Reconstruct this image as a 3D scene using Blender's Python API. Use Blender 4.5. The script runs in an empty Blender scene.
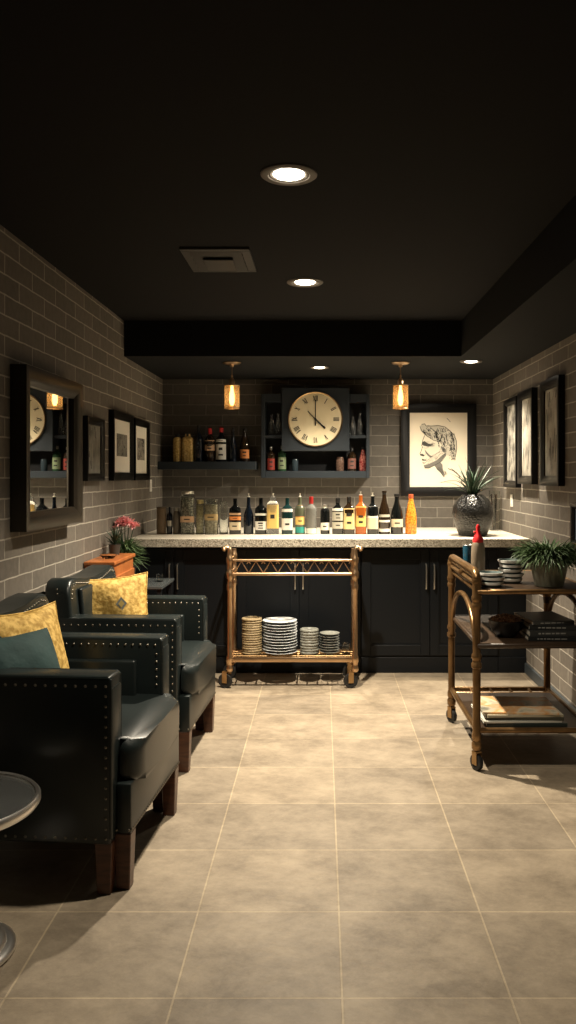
import bpy, bmesh, math, random
from mathutils import Vector, Matrix
R = math.radians
rnd = random.Random(7)
C = bpy.context.scene.collection
sc = bpy.context.scene

# ------------------------------------------------------------------ room numbers (metres)
F = 820.0; HX, HY = 322.0, 475.0; CAM = 1.45        # focal in px, vanishing point, eye height
XL, XR, YB = -1.40, 1.50, 7.20                       # side walls and the far wall
ZC, ZS = 2.54, 2.29                                  # ceiling and soffit undersides
ZT = 0.99                                            # worktop height
def wx(px, Y): return (px - HX) * Y / F
def wz(py, Y): return CAM - (py - HY) * Y / F

# ------------------------------------------------------------------ materials
MATS = {}
def mat(name, col, rough=.5, metal=0.0, trans=0.0, ior=1.45, emit=None, es=0.0, bump=None, var=None, coat=0.0, spec=None):
    """bump=(scale,strength,distance)  var=(scale,second colour,contrast)"""
    if name in MATS: return MATS[name]
    m = bpy.data.materials.new(name); m.use_nodes = True
    nt = m.node_tree; b = nt.nodes['Principled BSDF']
    b.inputs['Base Color'].default_value = (*col, 1); b.inputs['Roughness'].default_value = rough
    b.inputs['Metallic'].default_value = metal; b.inputs['IOR'].default_value = ior
    b.inputs['Transmission Weight'].default_value = trans; b.inputs['Coat Weight'].default_value = coat
    if spec is not None: b.inputs['Specular IOR Level'].default_value = spec
    if emit: b.inputs['Emission Color'].default_value = (*emit, 1); b.inputs['Emission Strength'].default_value = es
    tc = nt.nodes.new('ShaderNodeTexCoord')
    if var:
        n = nt.nodes.new('ShaderNodeTexNoise'); n.inputs['Scale'].default_value = var[0]; n.inputs['Detail'].default_value = 4
        nt.links.new(tc.outputs['Object'], n.inputs['Vector'])
        r = nt.nodes.new('ShaderNodeValToRGB'); c = var[2]
        r.color_ramp.elements[0].position = .5 - c; r.color_ramp.elements[1].position = .5 + c
        r.color_ramp.elements[0].color = (*col, 1); r.color_ramp.elements[1].color = (*var[1], 1)
        nt.links.new(n.outputs['Fac'], r.inputs['Fac']); nt.links.new(r.outputs['Color'], b.inputs['Base Color'])
    if bump:
        n = nt.nodes.new('ShaderNodeTexNoise'); n.inputs['Scale'].default_value = bump[0]; n.inputs['Detail'].default_value = 3
        nt.links.new(tc.outputs['Object'], n.inputs['Vector'])
        bp = nt.nodes.new('ShaderNodeBump'); bp.inputs['Strength'].default_value = bump[1]; bp.inputs['Distance'].default_value = bump[2]
        nt.links.new(n.outputs['Fac'], bp.inputs['Height']); nt.links.new(bp.outputs['Normal'], b.inputs['Normal'])
    MATS[name] = m; return m

def brick_mat(name, side):
    m = bpy.data.materials.new(name); m.use_nodes = True; nt = m.node_tree; b = nt.nodes['Principled BSDF']; L = nt.links.new
    tc = nt.nodes.new('ShaderNodeTexCoord'); sp = nt.nodes.new('ShaderNodeSeparateXYZ'); cb = nt.nodes.new('ShaderNodeCombineXYZ')
    L(tc.outputs['Object'], sp.inputs[0]); L(sp.outputs['Y' if side else 'X'], cb.inputs['X']); L(sp.outputs['Z'], cb.inputs['Y'])
    wob = nt.nodes.new('ShaderNodeTexNoise'); wob.inputs['Scale'].default_value = 9; L(tc.outputs['Object'], wob.inputs['Vector'])
    mm = nt.nodes.new('ShaderNodeVectorMath'); mm.operation = 'MULTIPLY_ADD'; mm.inputs[1].default_value = (.008, .008, 0)
    L(wob.outputs['Color'], mm.inputs[0]); L(cb.outputs[0], mm.inputs[2])
    br = nt.nodes.new('ShaderNodeTexBrick'); L(mm.outputs[0], br.inputs['Vector'])
    br.inputs['Scale'].default_value = 1; br.inputs['Brick Width'].default_value = .345 if side else .29; br.inputs['Row Height'].default_value = .090
    br.inputs['Mortar Size'].default_value = .0042; br.inputs['Mortar Smooth'].default_value = .25
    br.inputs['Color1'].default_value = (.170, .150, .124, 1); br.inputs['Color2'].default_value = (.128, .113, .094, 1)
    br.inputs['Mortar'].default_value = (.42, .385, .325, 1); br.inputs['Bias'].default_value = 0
    if not side:  # same brick, colours darkened to stand in for weaker light on the back wall
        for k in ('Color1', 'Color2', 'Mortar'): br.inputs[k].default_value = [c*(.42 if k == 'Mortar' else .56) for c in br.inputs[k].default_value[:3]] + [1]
    n = nt.nodes.new('ShaderNodeTexNoise'); n.inputs['Scale'].default_value = 28; n.inputs['Detail'].default_value = 5; L(tc.outputs['Object'], n.inputs['Vector'])
    mr = nt.nodes.new('ShaderNodeMapRange'); mr.inputs['To Min'].default_value = .72; mr.inputs['To Max'].default_value = 1.28; L(n.outputs['Fac'], mr.inputs['Value'])
    mx = nt.nodes.new('ShaderNodeVectorMath'); mx.operation = 'SCALE'; L(br.outputs['Color'], mx.inputs[0]); L(mr.outputs[0], mx.inputs['Scale'])
    L(mx.outputs[0], b.inputs['Base Color']); b.inputs['Roughness'].default_value = .75
    inv = nt.nodes.new('ShaderNodeMath'); inv.operation = 'SUBTRACT'; inv.inputs[0].default_value = 1; L(br.outputs['Fac'], inv.inputs[1])
    ad = nt.nodes.new('ShaderNodeMath'); ad.operation = 'MULTIPLY_ADD'; ad.inputs[1].default_value = .25; L(n.outputs['Fac'], ad.inputs[0]); L(inv.outputs[0], ad.inputs[2])
    bp = nt.nodes.new('ShaderNodeBump'); bp.inputs['Strength'].default_value = .7; bp.inputs['Distance'].default_value = .008
    L(ad.outputs[0], bp.inputs['Height']); L(bp.outputs['Normal'], b.inputs['Normal'])
    return m

def tile_mat():
    m = bpy.data.materials.new('floor_tile'); m.use_nodes = True; nt = m.node_tree; b = nt.nodes['Principled BSDF']; L = nt.links.new
    tc = nt.nodes.new('ShaderNodeTexCoord'); mp = nt.nodes.new('ShaderNodeMapping'); mp.inputs['Location'].default_value = (-.056 + .467*20, -2.273 + .449*20, 0)
    L(tc.outputs['Object'], mp.inputs['Vector'])
    br = nt.nodes.new('ShaderNodeTexBrick'); br.offset = 0; br.inputs['Scale'].default_value = 1
    br.inputs['Brick Width'].default_value = .467; br.inputs['Row Height'].default_value = .449
    br.inputs['Mortar Size'].default_value = .0037; br.inputs['Mortar Smooth'].default_value = .3
    br.inputs['Color1'].default_value = (.86, .86, .87, 1); br.inputs['Color2'].default_value = (1.12, 1.10, 1.07, 1); br.inputs['Mortar'].default_value = (1.48, 1.45, 1.36, 1)
    L(mp.outputs[0], br.inputs['Vector'])
    st = nt.nodes.new('ShaderNodeMapping'); st.inputs['Scale'].default_value = (1.0, 1.25, 1); st.inputs['Rotation'].default_value = (0, 0, .5); L(tc.outputs['Object'], st.inputs['Vector'])
    n = nt.nodes.new('ShaderNodeTexNoise'); n.inputs['Scale'].default_value = 3.4; n.inputs['Detail'].default_value = 10; n.inputs['Roughness'].default_value = .78; n.inputs['Distortion'].default_value = .12
    L(st.outputs[0], n.inputs['Vector'])
    r = nt.nodes.new('ShaderNodeValToRGB'); e = r.color_ramp.elements
    e[0].position = .34; e[0].color = (.158, .128, .092, 1); e[1].position = .62; e[1].color = (.315, .262, .192, 1)
    L(n.outputs['Fac'], r.inputs['Fac'])
    mx = nt.nodes.new('ShaderNodeVectorMath'); mx.operation = 'MULTIPLY'; L(r.outputs['Color'], mx.inputs[0]); L(br.outputs['Color'], mx.inputs[1])
    L(mx.outputs[0], b.inputs['Base Color']); b.inputs['Roughness'].default_value = .52; b.inputs['Specular IOR Level'].default_value = .35
    n2 = nt.nodes.new('ShaderNodeTexNoise'); n2.inputs['Scale'].default_value = 22; n2.inputs['Detail'].default_value = 8; L(tc.outputs['Object'], n2.inputs['Vector'])
    s = nt.nodes.new('ShaderNodeMath'); s.operation = 'MULTIPLY_ADD'; s.inputs[1].default_value = -1.2; L(br.outputs['Fac'], s.inputs[0]); L(n2.outputs['Fac'], s.inputs[2])
    bp = nt.nodes.new('ShaderNodeBump'); bp.inputs['Strength'].default_value = .35; bp.inputs['Distance'].default_value = .006
    L(s.outputs[0], bp.inputs['Height']); L(bp.outputs['Normal'], b.inputs['Normal'])
    return m

def speckle_mat(name, c1, c2, c3, scale, rough=.4, bump=0.0):
    m = bpy.data.materials.new(name); m.use_nodes = True; nt = m.node_tree; b = nt.nodes['Principled BSDF']; L = nt.links.new
    tc = nt.nodes.new('ShaderNodeTexCoord'); v = nt.nodes.new('ShaderNodeTexVoronoi'); v.inputs['Scale'].default_value = scale; L(tc.outputs['Object'], v.inputs['Vector'])
    sp = nt.nodes.new('ShaderNodeSeparateColor'); L(v.outputs['Color'], sp.inputs[0])
    r = nt.nodes.new('ShaderNodeValToRGB'); e = r.color_ramp.elements; e[0].position = .0; e[0].color = (*c1, 1); e[1].position = .95; e[1].color = (*c3, 1)
    k = e.new(.4); k.color = (*c2, 1); L(sp.outputs[0], r.inputs['Fac']); L(r.outputs['Color'], b.inputs['Base Color']); b.inputs['Roughness'].default_value = rough
    if bump:
        bp = nt.nodes.new('ShaderNodeBump'); bp.inputs['Strength'].default_value = bump; bp.inputs['Distance'].default_value = .006
        L(v.outputs['Distance'], bp.inputs['Height']); L(bp.outputs['Normal'], b.inputs['Normal'])
    return m

def wood_mat(name, c1, c2, rough=.4, scale=(2, 2, 14)):
    m = bpy.data.materials.new(name); m.use_nodes = True; nt = m.node_tree; b = nt.nodes['Principled BSDF']; L = nt.links.new
    tc = nt.nodes.new('ShaderNodeTexCoord'); mp = nt.nodes.new('ShaderNodeMapping'); mp.inputs['Scale'].default_value = scale; L(tc.outputs['Object'], mp.inputs['Vector'])
    n = nt.nodes.new('ShaderNodeTexNoise'); n.inputs['Scale'].default_value = 3; n.inputs['Detail'].default_value = 6; n.inputs['Distortion'].default_value = 1.2; L(mp.outputs[0], n.inputs['Vector'])
    r = nt.nodes.new('ShaderNodeValToRGB'); e = r.color_ramp.elements; e[0].position = .35; e[0].color = (*c1, 1); e[1].position = .65; e[1].color = (*c2, 1)
    L(n.outputs['Fac'], r.inputs['Fac']); L(r.outputs['Color'], b.inputs['Base Color']); b.inputs['Roughness'].default_value = rough
    return m

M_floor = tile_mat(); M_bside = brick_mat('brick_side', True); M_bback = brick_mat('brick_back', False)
M_ceil = mat('ceiling_paint', (.0085, .0080, .0082), .85, spec=.2)
M_soff = mat('soffit_paint', (.0085, .0090, .0095), .8, spec=.2)
M_base = mat('baseboard_paint', (.045, .055, .062), .45)
M_cab = mat('cabinet_paint', (.0040, .0052, .0068), .44, bump=(60, .05, .001), spec=.3)
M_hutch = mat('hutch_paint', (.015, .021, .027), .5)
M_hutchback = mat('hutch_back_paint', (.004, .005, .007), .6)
M_gran = speckle_mat('pale_granite', (.52, .46, .36), (.74, .68, .56), (.86, .80, .68), 170, .35)
M_granedge = speckle_mat('rough_granite_edge', (.16, .145, .11), (.36, .32, .25), (.55, .50, .41), 120, .7, .8)
M_brass = mat('aged_brass', (.46, .30, .17), .32, 1.0, var=(14, (.58, .40, .24), .25))
M_brassd = mat('dark_brass', (.30, .19, .09), .36, 1.0, var=(18, (.46, .30, .15), .25))
M_bamboo = mat('gilded_bamboo', (.115, .062, .025), .30, .7, var=(10, (.28, .165, .070), .25))
M_tray = mat('dark_wood_tray', (.028, .017, .010), .42, var=(8, (.050, .030, .017), .3))
M_leather = mat('charcoal_leather', (.0080, .0118, .0120), .33, bump=(220, .12, .001), var=(5, (.014, .0195, .0195), .3), spec=.5)
M_nail = mat('pewter_nail', (.22, .20, .165), .42, 1.0)
M_leg = wood_mat('walnut_leg', (.050, .018, .009), (.105, .040, .019), .35)
M_oak = wood_mat('orange_wood', (.27, .080, .022), (.42, .145, .040), .38, (10, 2, 2))
M_chrome = mat('chrome', (.92, .90, .86), .34, 1.0)
M_steel = mat('brushed_steel', (.62, .60, .55), .3, 1.0)
M_black = mat('black_rubber', (.010, .010, .010), .55)
M_frame = mat('black_frame', (.005, .0047, .0047), .35, spec=.3)
M_bronze = mat('bronze_frame', (.030, .024, .017), .32, .4)
M_mirror = mat('mirror_glass', (.80, .80, .78), .015, 1.0)
M_glass = mat('clear_glass', (.92, .94, .92), .03, 0, 1.0, 1.45)
M_gtop = mat('smoked_glass', (.55, .57, .56), .03, 0, .92, 1.5)
M_dglass = mat('dark_bottle_glass', (.005, .006, .006), .06, coat=.5)
M_bglass = mat('brown_bottle_glass', (.020, .011, .005), .06, coat=.5)
M_nglass = mat('navy_bottle_glass', (.006, .010, .018), .06, coat=.5)
M_greeng = mat('green_bottle_glass', (.020, .060, .028), .15)
M_paper = mat('label_cream', (.70, .60, .42), .7)
M_white = mat('label_white', (.78, .76, .70), .6)
M_ink = mat('print_ink', (.020, .018, .016), .7)
M_white_plate = mat('glazed_white', (.62, .64, .64), .22)
M_grey_plate = mat('glazed_grey', (.13, .135, .12), .3, var=(60, (.30, .30, .26), .3))
M_gold_plate = mat('woven_gold', (.20, .145, .075), .55, bump=(190, .8, .004), var=(120, (.38, .29, .16), .25))
M_teal = mat('teal_glaze', (.12, .16, .155), .3)
M_paperpage = mat('page_edge', (.50, .46, .38), .8)
M_leaf = mat('dark_leaf', (.010, .030, .014), .45, var=(6, (.028, .065, .030), .3))
M_leaf2 = mat('mid_leaf', (.040, .085, .032), .5, var=(12, (.15, .22, .10), .3))
M_pot = speckle_mat('hammered_black_pot', (.010, .010, .010), (.014, .014, .013), (.020, .020, .018), 70, .34, .65)

# ------------------------------------------------------------------ mesh helpers
def finish(bm, name, m, parent=None, smooth=False, loc=None, rot=None):
    bmesh.ops.recalc_face_normals(bm, faces=bm.faces[:])
    me = bpy.data.meshes.new(name); bm.to_mesh(me); bm.free()
    for x in (m if isinstance(m, (list, tuple)) else [m]): me.materials.append(x)
    if smooth:
        for p in me.polygons: p.use_smooth = True
        try: me.set_sharp_from_angle(angle=R(smooth if smooth is not True else 40))
        except Exception: pass
    o = bpy.data.objects.new(name, me); C.objects.link(o)
    if parent: o.parent = parent
    if loc: o.location = loc
    if rot: o.rotation_euler = rot
    return o
def box(bm, x0, x1, y0, y1, z0, z1, bev=0.0, seg=2, mi=0):
    vs = [bm.verts.new(p) for p in [(x0,y0,z0),(x1,y0,z0),(x1,y1,z0),(x0,y1,z0),(x0,y0,z1),(x1,y0,z1),(x1,y1,z1),(x0,y1,z1)]]
    fs = [bm.faces.new([vs[i] for i in f]) for f in [(3,2,1,0),(4,5,6,7),(0,1,5,4),(1,2,6,5),(2,3,7,6),(3,0,4,7)]]
    for f in fs: f.material_index = mi
    if bev:
        es = set(e for f in fs for e in f.edges)
        bmesh.ops.bevel(bm, geom=list(es), offset=bev, segments=seg, profile=.5, affect='EDGES')
    return vs
def prism(bm, pts, a0, a1, axis='z', bev=0.0, seg=2):
    def P(u, v, w): return (u, v, w) if axis == 'z' else ((u, w, v) if axis == 'y' else (w, u, v))
    A = [bm.verts.new(P(u, v, a0)) for u, v in pts]; B = [bm.verts.new(P(u, v, a1)) for u, v in pts]; n = len(pts)
    fs = [bm.faces.new(A[::-1]), bm.faces.new(B)] + [bm.faces.new((A[i], A[(i+1) % n], B[(i+1) % n], B[i])) for i in range(n)]
    if bev:
        es = set(fs[0].edges) | set(fs[1].edges)
        bmesh.ops.bevel(bm, geom=list(es), offset=bev, segments=seg, profile=.5, affect='EDGES')
def sqs(th, sq):
    if not sq: return 1.0
    n = 2 + 6*sq; return (abs(math.cos(th))**n + abs(math.sin(th))**n) ** (-1/n)
def lathe(bm, prof, seg=24, cx=0, cy=0, z0=0, sq=0.0, mi=0, a0=0, a1=2*math.pi, cap=True):
    full = abs(a1-a0-2*math.pi) < 1e-6; n = seg if full else seg+1
    rings = []
    for r, z in prof:
        if r < 1e-6: rings.append([bm.verts.new((cx, cy, z0+z))])
        else:
            rings.append([bm.verts.new((cx + r*sqs(t, sq)*math.cos(t), cy + r*sqs(t, sq)*math.sin(t), z0+z)) for t in [a0 + (a1-a0)*i/seg for i in range(n)]])
    for a, b in zip(rings, rings[1:]):
        for i in range(seg):
            j = (i+1) % n if full else i+1
            if len(a) == 1 and len(b) == 1: continue
            if len(a) == 1: f = bm.faces.new((a[0], b[j], b[i]))
            elif len(b) == 1: f = bm.faces.new((a[i], a[j], b[0]))
            else: f = bm.faces.new((a[i], a[j], b[j], b[i]))
            f.material_index = mi
    if full and cap:
        for g, fl in ((rings[0], True), (rings[-1], False)):
            if len(g) > 2: f = bm.faces.new(g[::-1] if fl else g); f.material_index = mi
def tube(bm, pts, r, seg=10, mi=0, cap=True, closed=False):
    pts = [Vector(p) for p in pts]; rr = r if isinstance(r, (list, tuple)) else [r]*len(pts); rings = []; N = len(pts)
    up = None
    for i, p in enumerate(pts):
        if closed: d = (pts[(i+1) % N]-pts[i-1])
        else: d = (pts[min(i+1, N-1)]-pts[max(i-1, 0)])
        d.normalize()
        if up is None: up = Vector((0, 0, 1)) if abs(d.z) < .9 else Vector((1, 0, 0))
        s = d.cross(up)
        if s.length < 1e-5: s = d.cross(Vector((0, 1, 0)))
        s.normalize(); up2 = s.cross(d).normalized(); up = up2
        rings.append([bm.verts.new(p + (s*math.cos(2*math.pi*k/seg) + up2*math.sin(2*math.pi*k/seg))*rr[i]) for k in range(seg)])
    prs = list(zip(rings, rings[1:])) + ([(rings[-1], rings[0])] if closed else [])
    for a, b in prs:
        for k in range(seg):
            f = bm.faces.new((a[k], a[(k+1) % seg], b[(k+1) % seg], b[k])); f.material_index = mi
    if cap and not closed:
        bm.faces.new(rings[0][::-1]).material_index = mi; bm.faces.new(rings[-1]).material_index = mi
def arc(c, r, a0, a1, n, plane='xz'):
    out = []
    for i in range(n+1):
        t = R(a0 + (a1-a0)*i/n); u, v = r*math.cos(t), r*math.sin(t)
        out.append((c[0]+u, c[1], c[2]+v) if plane == 'xz' else ((c[0], c[1]+u, c[2]+v) if plane == 'yz' else (c[0]+u, c[1]+v, c[2])))
    return out
def dome(bm, p, n, r, seg=6):
    n = Vector(n).normalized(); q = n.to_track_quat('Z', 'Y').to_matrix(); p = Vector(p)
    a = [bm.verts.new(p + q @ Vector((r*math.cos(2*math.pi*k/seg), r*math.sin(2*math.pi*k/seg), 0))) for k in range(seg)]
    b = [bm.verts.new(p + q @ Vector((.65*r*math.cos(2*math.pi*k/seg), .65*r*math.sin(2*math.pi*k/seg), r*.5))) for k in range(seg)]
    t = bm.verts.new(p + n*r*.7)
    for k in range(seg):
        bm.faces.new((a[k], a[(k+1) % seg], b[(k+1) % seg], b[k])); bm.faces.new((b[k], b[(k+1) % seg], t))
def moulding(bm, w, h, prof):
    """rectangular frame w x h centred at x, base z=0; prof = [(inset, y)] closed loop, swept with mitres"""
    rings = []
    for sx, sz in ((-1, 0), (1, 0), (1, 1), (-1, 1)):
        ring = []
        for u, v in prof: ring.append(bm.verts.new((sx*(w/2-u), v, (u if sz == 0 else h-u))))
        rings.append(ring)
    n = len(prof)
    for i in range(4):
        a, b = rings[i], rings[(i+1) % 4]
        for k in range(n): bm.faces.new((a[k], b[k], b[(k+1) % n], a[(k+1) % n]))
def B(): return bmesh.new()

# ------------------------------------------------------------------ tagging
def tag(o, label, cat, group=None, kind=None):
    o['label'] = label; o['category'] = cat
    if group: o['group'] = group
    if kind: o['kind'] = kind
    return o
def thing(name, label, cat, loc=(0, 0, 0), rz=0, group=None):
    o = bpy.data.objects.new(name, None); C.objects.link(o); o.location = loc; o.rotation_euler = (0, 0, rz); o.empty_display_size = .05
    return tag(o, label, cat, group)
def struct(name, bm, m, label=None, smooth=False):
    o = finish(bm, name, m, None, smooth); o['kind'] = 'structure'
    if label: o['label'] = label
    return o
def dup(root, loc, rz=None, label=None, group=None):
    r = root.copy(); C.objects.link(r); r.location = loc
    if rz is not None: r.rotation_euler = (0, 0, rz)
    if label: r['label'] = label
    if group: r['group'] = group
    for ch in list(root.children):
        c = ch.copy(); C.objects.link(c); c.parent = r
        for g in list(ch.children):
            d = g.copy(); C.objects.link(d); d.parent = c
    return r

# ================================================================== THE SETTING
YF = -1.3
b = B(); box(b, XL-.1, XR+.1, YF-.1, YB+.1, -.1, 0); struct('floor', b, M_floor, 'floor of square beige stone tiles')
b = B(); box(b, XL-.1, XR+.1, YF-.1, YB+.1, ZC, ZC+.1); struct('ceiling', b, M_ceil, 'flat black painted ceiling')
b = B(); box(b, XL-.1, XL, YF, YB, 0, ZC); struct('wall_left', b, M_bside, 'taupe brick wall on the left')
b = B(); box(b, XR, XR+.1, YF, YB, 0, ZC); struct('wall_right', b, M_bside, 'taupe brick wall on the right')
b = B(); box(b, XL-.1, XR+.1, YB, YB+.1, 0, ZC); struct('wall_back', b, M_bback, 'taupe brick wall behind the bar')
b = B(); box(b, XL-.1, XR+.1, YF-.1, YF, 0, ZC); struct('wall_front', b, M_ceil)
SX, SY = .985, 5.80
b = B(); prism(b, [(XL, SY), (SX, SY), (SX, YF), (XR, YF), (XR, YB), (XL, YB)], ZS, ZC, 'z'); struct('trim_1', b, M_soff, 'dropped black soffit over the bar and along the right wall')
b = B(); prism(b, [(YF, 0), (6.02, 0), (6.02, .075), (YF, .075)], XR-.016, XR, 'x', .004); struct('baseboard_right', b, M_base, 'slate blue baseboard')
b = B(); prism(b, [(YF, 0), (6.02, 0), (6.02, .075), (YF, .075)], XL, XL+.016, 'x', .004); struct('baseboard_left', b, M_base, 'slate blue baseboard')

# ================================================================== CEILING FITTINGS
M_trimring = mat('fixture_ring', (.16, .14, .12), .5)
M_lampglow = mat('lamp_glow', (1, .9, .75), .5, emit=(1, .88, .70), es=14)
LAMPCOL = (1.0, .87, .68)
def recessed(X, Y, z, rad, label, power, size=125, blend=.7, aim=(0, 0)):
    t = thing('recessed_light', label, 'ceiling light', (X, Y, z), 0, 'recessed ceiling lights')
    b = B(); lathe(b, [(rad, 0), (rad, -.004), (rad*.93, -.009), (rad*.74, -.007), (rad*.70, 0)], 40); finish(b, 'trim_ring', M_trimring, t, 50)
    b = B(); lathe(b, [(rad*.70, -.0005), (rad*.66, -.004), (rad*.56, -.0015)], 40); finish(b, 'baffle', mat('baffle', (.35, .32, .28), .4), t, 50)
    b = B(); lathe(b, [(rad*.56, -.001), (rad*.50, -.006), (rad*.3, -.009), (0, -.010)], 32); finish(b, 'diffuser', M_lampglow, t, 60)
    l = bpy.data.lights.new('spot', 'SPOT'); l.energy = power; l.color = LAMPCOL; l.spot_size = R(size); l.spot_blend = blend; l.shadow_soft_size = .035
    o = bpy.data.objects.new('lamp', l); C.objects.link(o); o.parent = t; o.location = (0, 0, -.03); o.rotation_euler = (R(aim[1]), R(-aim[0]*-1), 0)
recessed(-.12, 2.97, ZC, .103, 'round recessed ceiling light nearest the camera, the largest one', 80, 112, .85)
recessed(-.096, 4.63, ZC, .103, 'round recessed ceiling light in the main ceiling beside the air vent', 300, 112, .85)
recessed(-.02, 6.38, ZS, .075, 'round recessed light in the soffit above the wall clock', 66, 120, .9)
recessed(1.10, 6.05, ZS, .082, 'round recessed light in the soffit corner above the portrait', 115, 140, .9, (12, 10))

t = thing('air_vent', 'rectangular grey metal air vent set in the black ceiling', 'vent', (-.515, 4.14, ZC))
M_vent = mat('vent_metal', (.038, .034, .030), .5)
b = B()
for (a, c, d, e) in ((-.168, .168, -.22, -.185), (-.168, .168, .185, .22), (-.168, -.125, -.185, .185), (.125, .168, -.185, .185)): box(b, a, c, d, e, -.012, 0, .002, 1)
finish(b, 'outer_frame', M_vent, t)
b = B()
for k in range(5):
    y = -.15 + k*.075
    prism(b, [(y-.03, -.010), (y+.012, -.024), (y+.016, -.020), (y-.026, -.004)], -.125, .125, 'x')
finish(b, 'louvre', M_vent, t)
b = B(); box(b, -.075, .075, -.09, .12, -.030, -.0245, .003, 1); finish(b, 'centre_plate', M_vent, t)

def pendant(X, Y, label):
    t = thing('pendant_lamp', label, 'pendant lamp', (X, Y, ZS), 0, 'amber glass pendants over the bar')
    b = B(); lathe(b, [(.070, 0), (.070, -.006), (.055, -.014), (.018, -.020), (.012, -.034), (0, -.036)], 32); finish(b, 'canopy', M_brass, t, 40)
    b = B(); tube(b, [(0, 0, -.03), (0, 0, -.135)], .0035, 8); finish(b, 'rod', M_brass, t, 40)
    b = B(); lathe(b, [(.004, -.095), (.009, -.10), (.005, -.112), (.016, -.125), (.022, -.140), (.022, -.160), (.028, -.166), (.057, -.170), (.057, -.176), (0, -.176)], 24); finish(b, 'socket', M_brass, t, 40)
    # ribbed amber glass cylinder
    b = B(); prof = [(.056, -.170), (.056, -.345), (.052, -.348), (.052, -.170)]
    seg = 36; rings = []
    for r, z in prof: rings.append([b.verts.new(((r + .002*math.cos(12*2*math.pi*i/seg))*math.cos(2*math.pi*i/seg), (r + .002*math.cos(12*2*math.pi*i/seg))*math.sin(2*math.pi*i/seg), z)) for i in range(seg)])
    for k in range(4):
        A, D = rings[k], rings[(k+1) % 4]
        for i in range(seg): b.faces.new((A[i], A[(i+1) % seg], D[(i+1) % seg], D[i]))
    finish(b, 'lamp_shade', M_amber, t, 60)
    b = B(); tube(b, arc((0, 0, -.344), .056, 0, 360, 32, 'xy')[:-1], .003, 6, closed=True); finish(b, 'shade_rim', M_brass, t, 40); b = B(); tube(b, arc((0, 0, -.173), .056, 0, 360, 32, 'xy')[:-1], .003, 6, closed=True); finish(b, 'shade_rim', M_brass, t, 40)
    b = B(); lathe(b, [(.010, -.176), (.010, -.20), (.014, -.215), (.019, -.25), (.020, -.285), (.014, -.315), (0, -.325)], 16); finish(b, 'bulb', M_bulb, t, 60)
def amber():
    m = bpy.data.materials.new('amber_ribbed_glass'); m.use_nodes = True; nt = m.node_tree; L = nt.links.new
    for n in list(nt.nodes): nt.nodes.remove(n)
    out = nt.nodes.new('ShaderNodeOutputMaterial'); tr = nt.nodes.new('ShaderNodeBsdfTranslucent'); tr.inputs[0].default_value = (.42, .32, .20, 1)
    tp = nt.nodes.new('ShaderNodeBsdfTransparent'); tp.inputs[0].default_value = (.80, .66, .46, 1)
    gl = nt.nodes.new('ShaderNodeBsdfGlossy'); gl.inputs[0].default_value = (1, .8, .5, 1); gl.inputs[1].default_value = .15
    a = nt.nodes.new('ShaderNodeMixShader'); a.inputs[0].default_value = .72; L(tr.outputs[0], a.inputs[1]); L(tp.outputs[0], a.inputs[2])
    c = nt.nodes.new('ShaderNodeMixShader'); c.inputs[0].default_value = .12; L(a.outputs[0], c.inputs[1]); L(gl.outputs[0], c.inputs[2]); L(c.outputs[0], out.inputs[0])
    return m
M_amber = amber(); M_bulb = mat('bulb_glow', (1, .8, .4), .5, emit=(1, .74, .42), es=9)
pendant(-.672, 6.12, 'brass pendant lamp with amber glass above the bottle shelf, on the left')
pendant(.586, 6.12, 'brass pendant lamp with amber glass near the framed portrait, on the right')

# ================================================================== BAR CABINETS
YC = 6.02
def door(parent, x0, x1, hx):
    b = B(); y = YC
    box(b, x0, x1, y-.006, y, .13, .905)
    for (a, c, d, e) in ((x0, x0+.065, .13, .905), (x1-.065, x1, .13, .905), (x0+.065, x1-.065, .13, .205), (x0+.065, x1-.065, .83, .905)):
        box(b, a, c, y-.022, y-.006, d, e, .002, 1)
    if x1-x0 > .2: moulding_at(b, x0+.065, x1-.065, .205, .83, y-.006)
    d = finish(b, 'door', M_cab, parent)
    b = B(); tube(b, [(hx, y-.022, .80), (hx, y-.05, .795), (hx, y-.052, .78), (hx, y-.052, .64), (hx, y-.05, .622), (hx, y-.022, .617)], .0055, 8)
    finish(b, 'handle', M_steel, d, 40)
def moulding_at(b, x0, x1, z0, z1, y):
    for (a, c, d, e) in ((x0, x0+.008, z0, z1), (x1-.008, x1, z0, z1), (x0+.008, x1-.008, z0, z0+.008), (x0+.008, x1-.008, z1-.008, z1)): box(b, a, c, y-.008, y, d, e)
def cabinet(x0, x1, meet, label, lh=None):
    t = thing('base_cabinet', label, 'cabinet', (0, 0, 0), 0, 'black base cabinets under the bar top')
    b = B(); box(b, x0, x1, YC, YB-.005, .0, .93); finish(b, 'body', M_cab, t)
    b = B(); box(b, x0, x1, YC-.014, YC, .0, .115, .003, 1); finish(b, 'plinth', M_cab, t)
    if meet:
        door(t, x0+.004, meet-.002, meet-.029); door(t, meet+.002, x1-.004, meet+.029)
cabinet(XL+.003, -.626, -1.083, 'black two-door base cabinet at the left wall, behind the small side table')
cabinet(-.624, .285, -.167, 'black two-door base cabinet in the middle, behind the brass cart')
cabinet(.287, 1.290, .789, 'black two-door base cabinet right of the brass cart')
cabinet(1.292, XR-.003, None, 'narrow plain black filler cabinet against the right wall')
b = B(); box(b, XL+.002, XR-.002, 5.90, YB-.003, .93, ZT, .004, 2)
for f in b.faces: f.material_index = 1 if f.normal.y < -.5 or (f.calc_center_median().y < 5.91 and abs(f.normal.z) < .9) else 0
o = finish(b, 'bar_worktop', [M_gran, M_granedge]); tag(o, 'long pale speckled granite worktop with a rough front edge over black cabinets', 'countertop')

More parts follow.
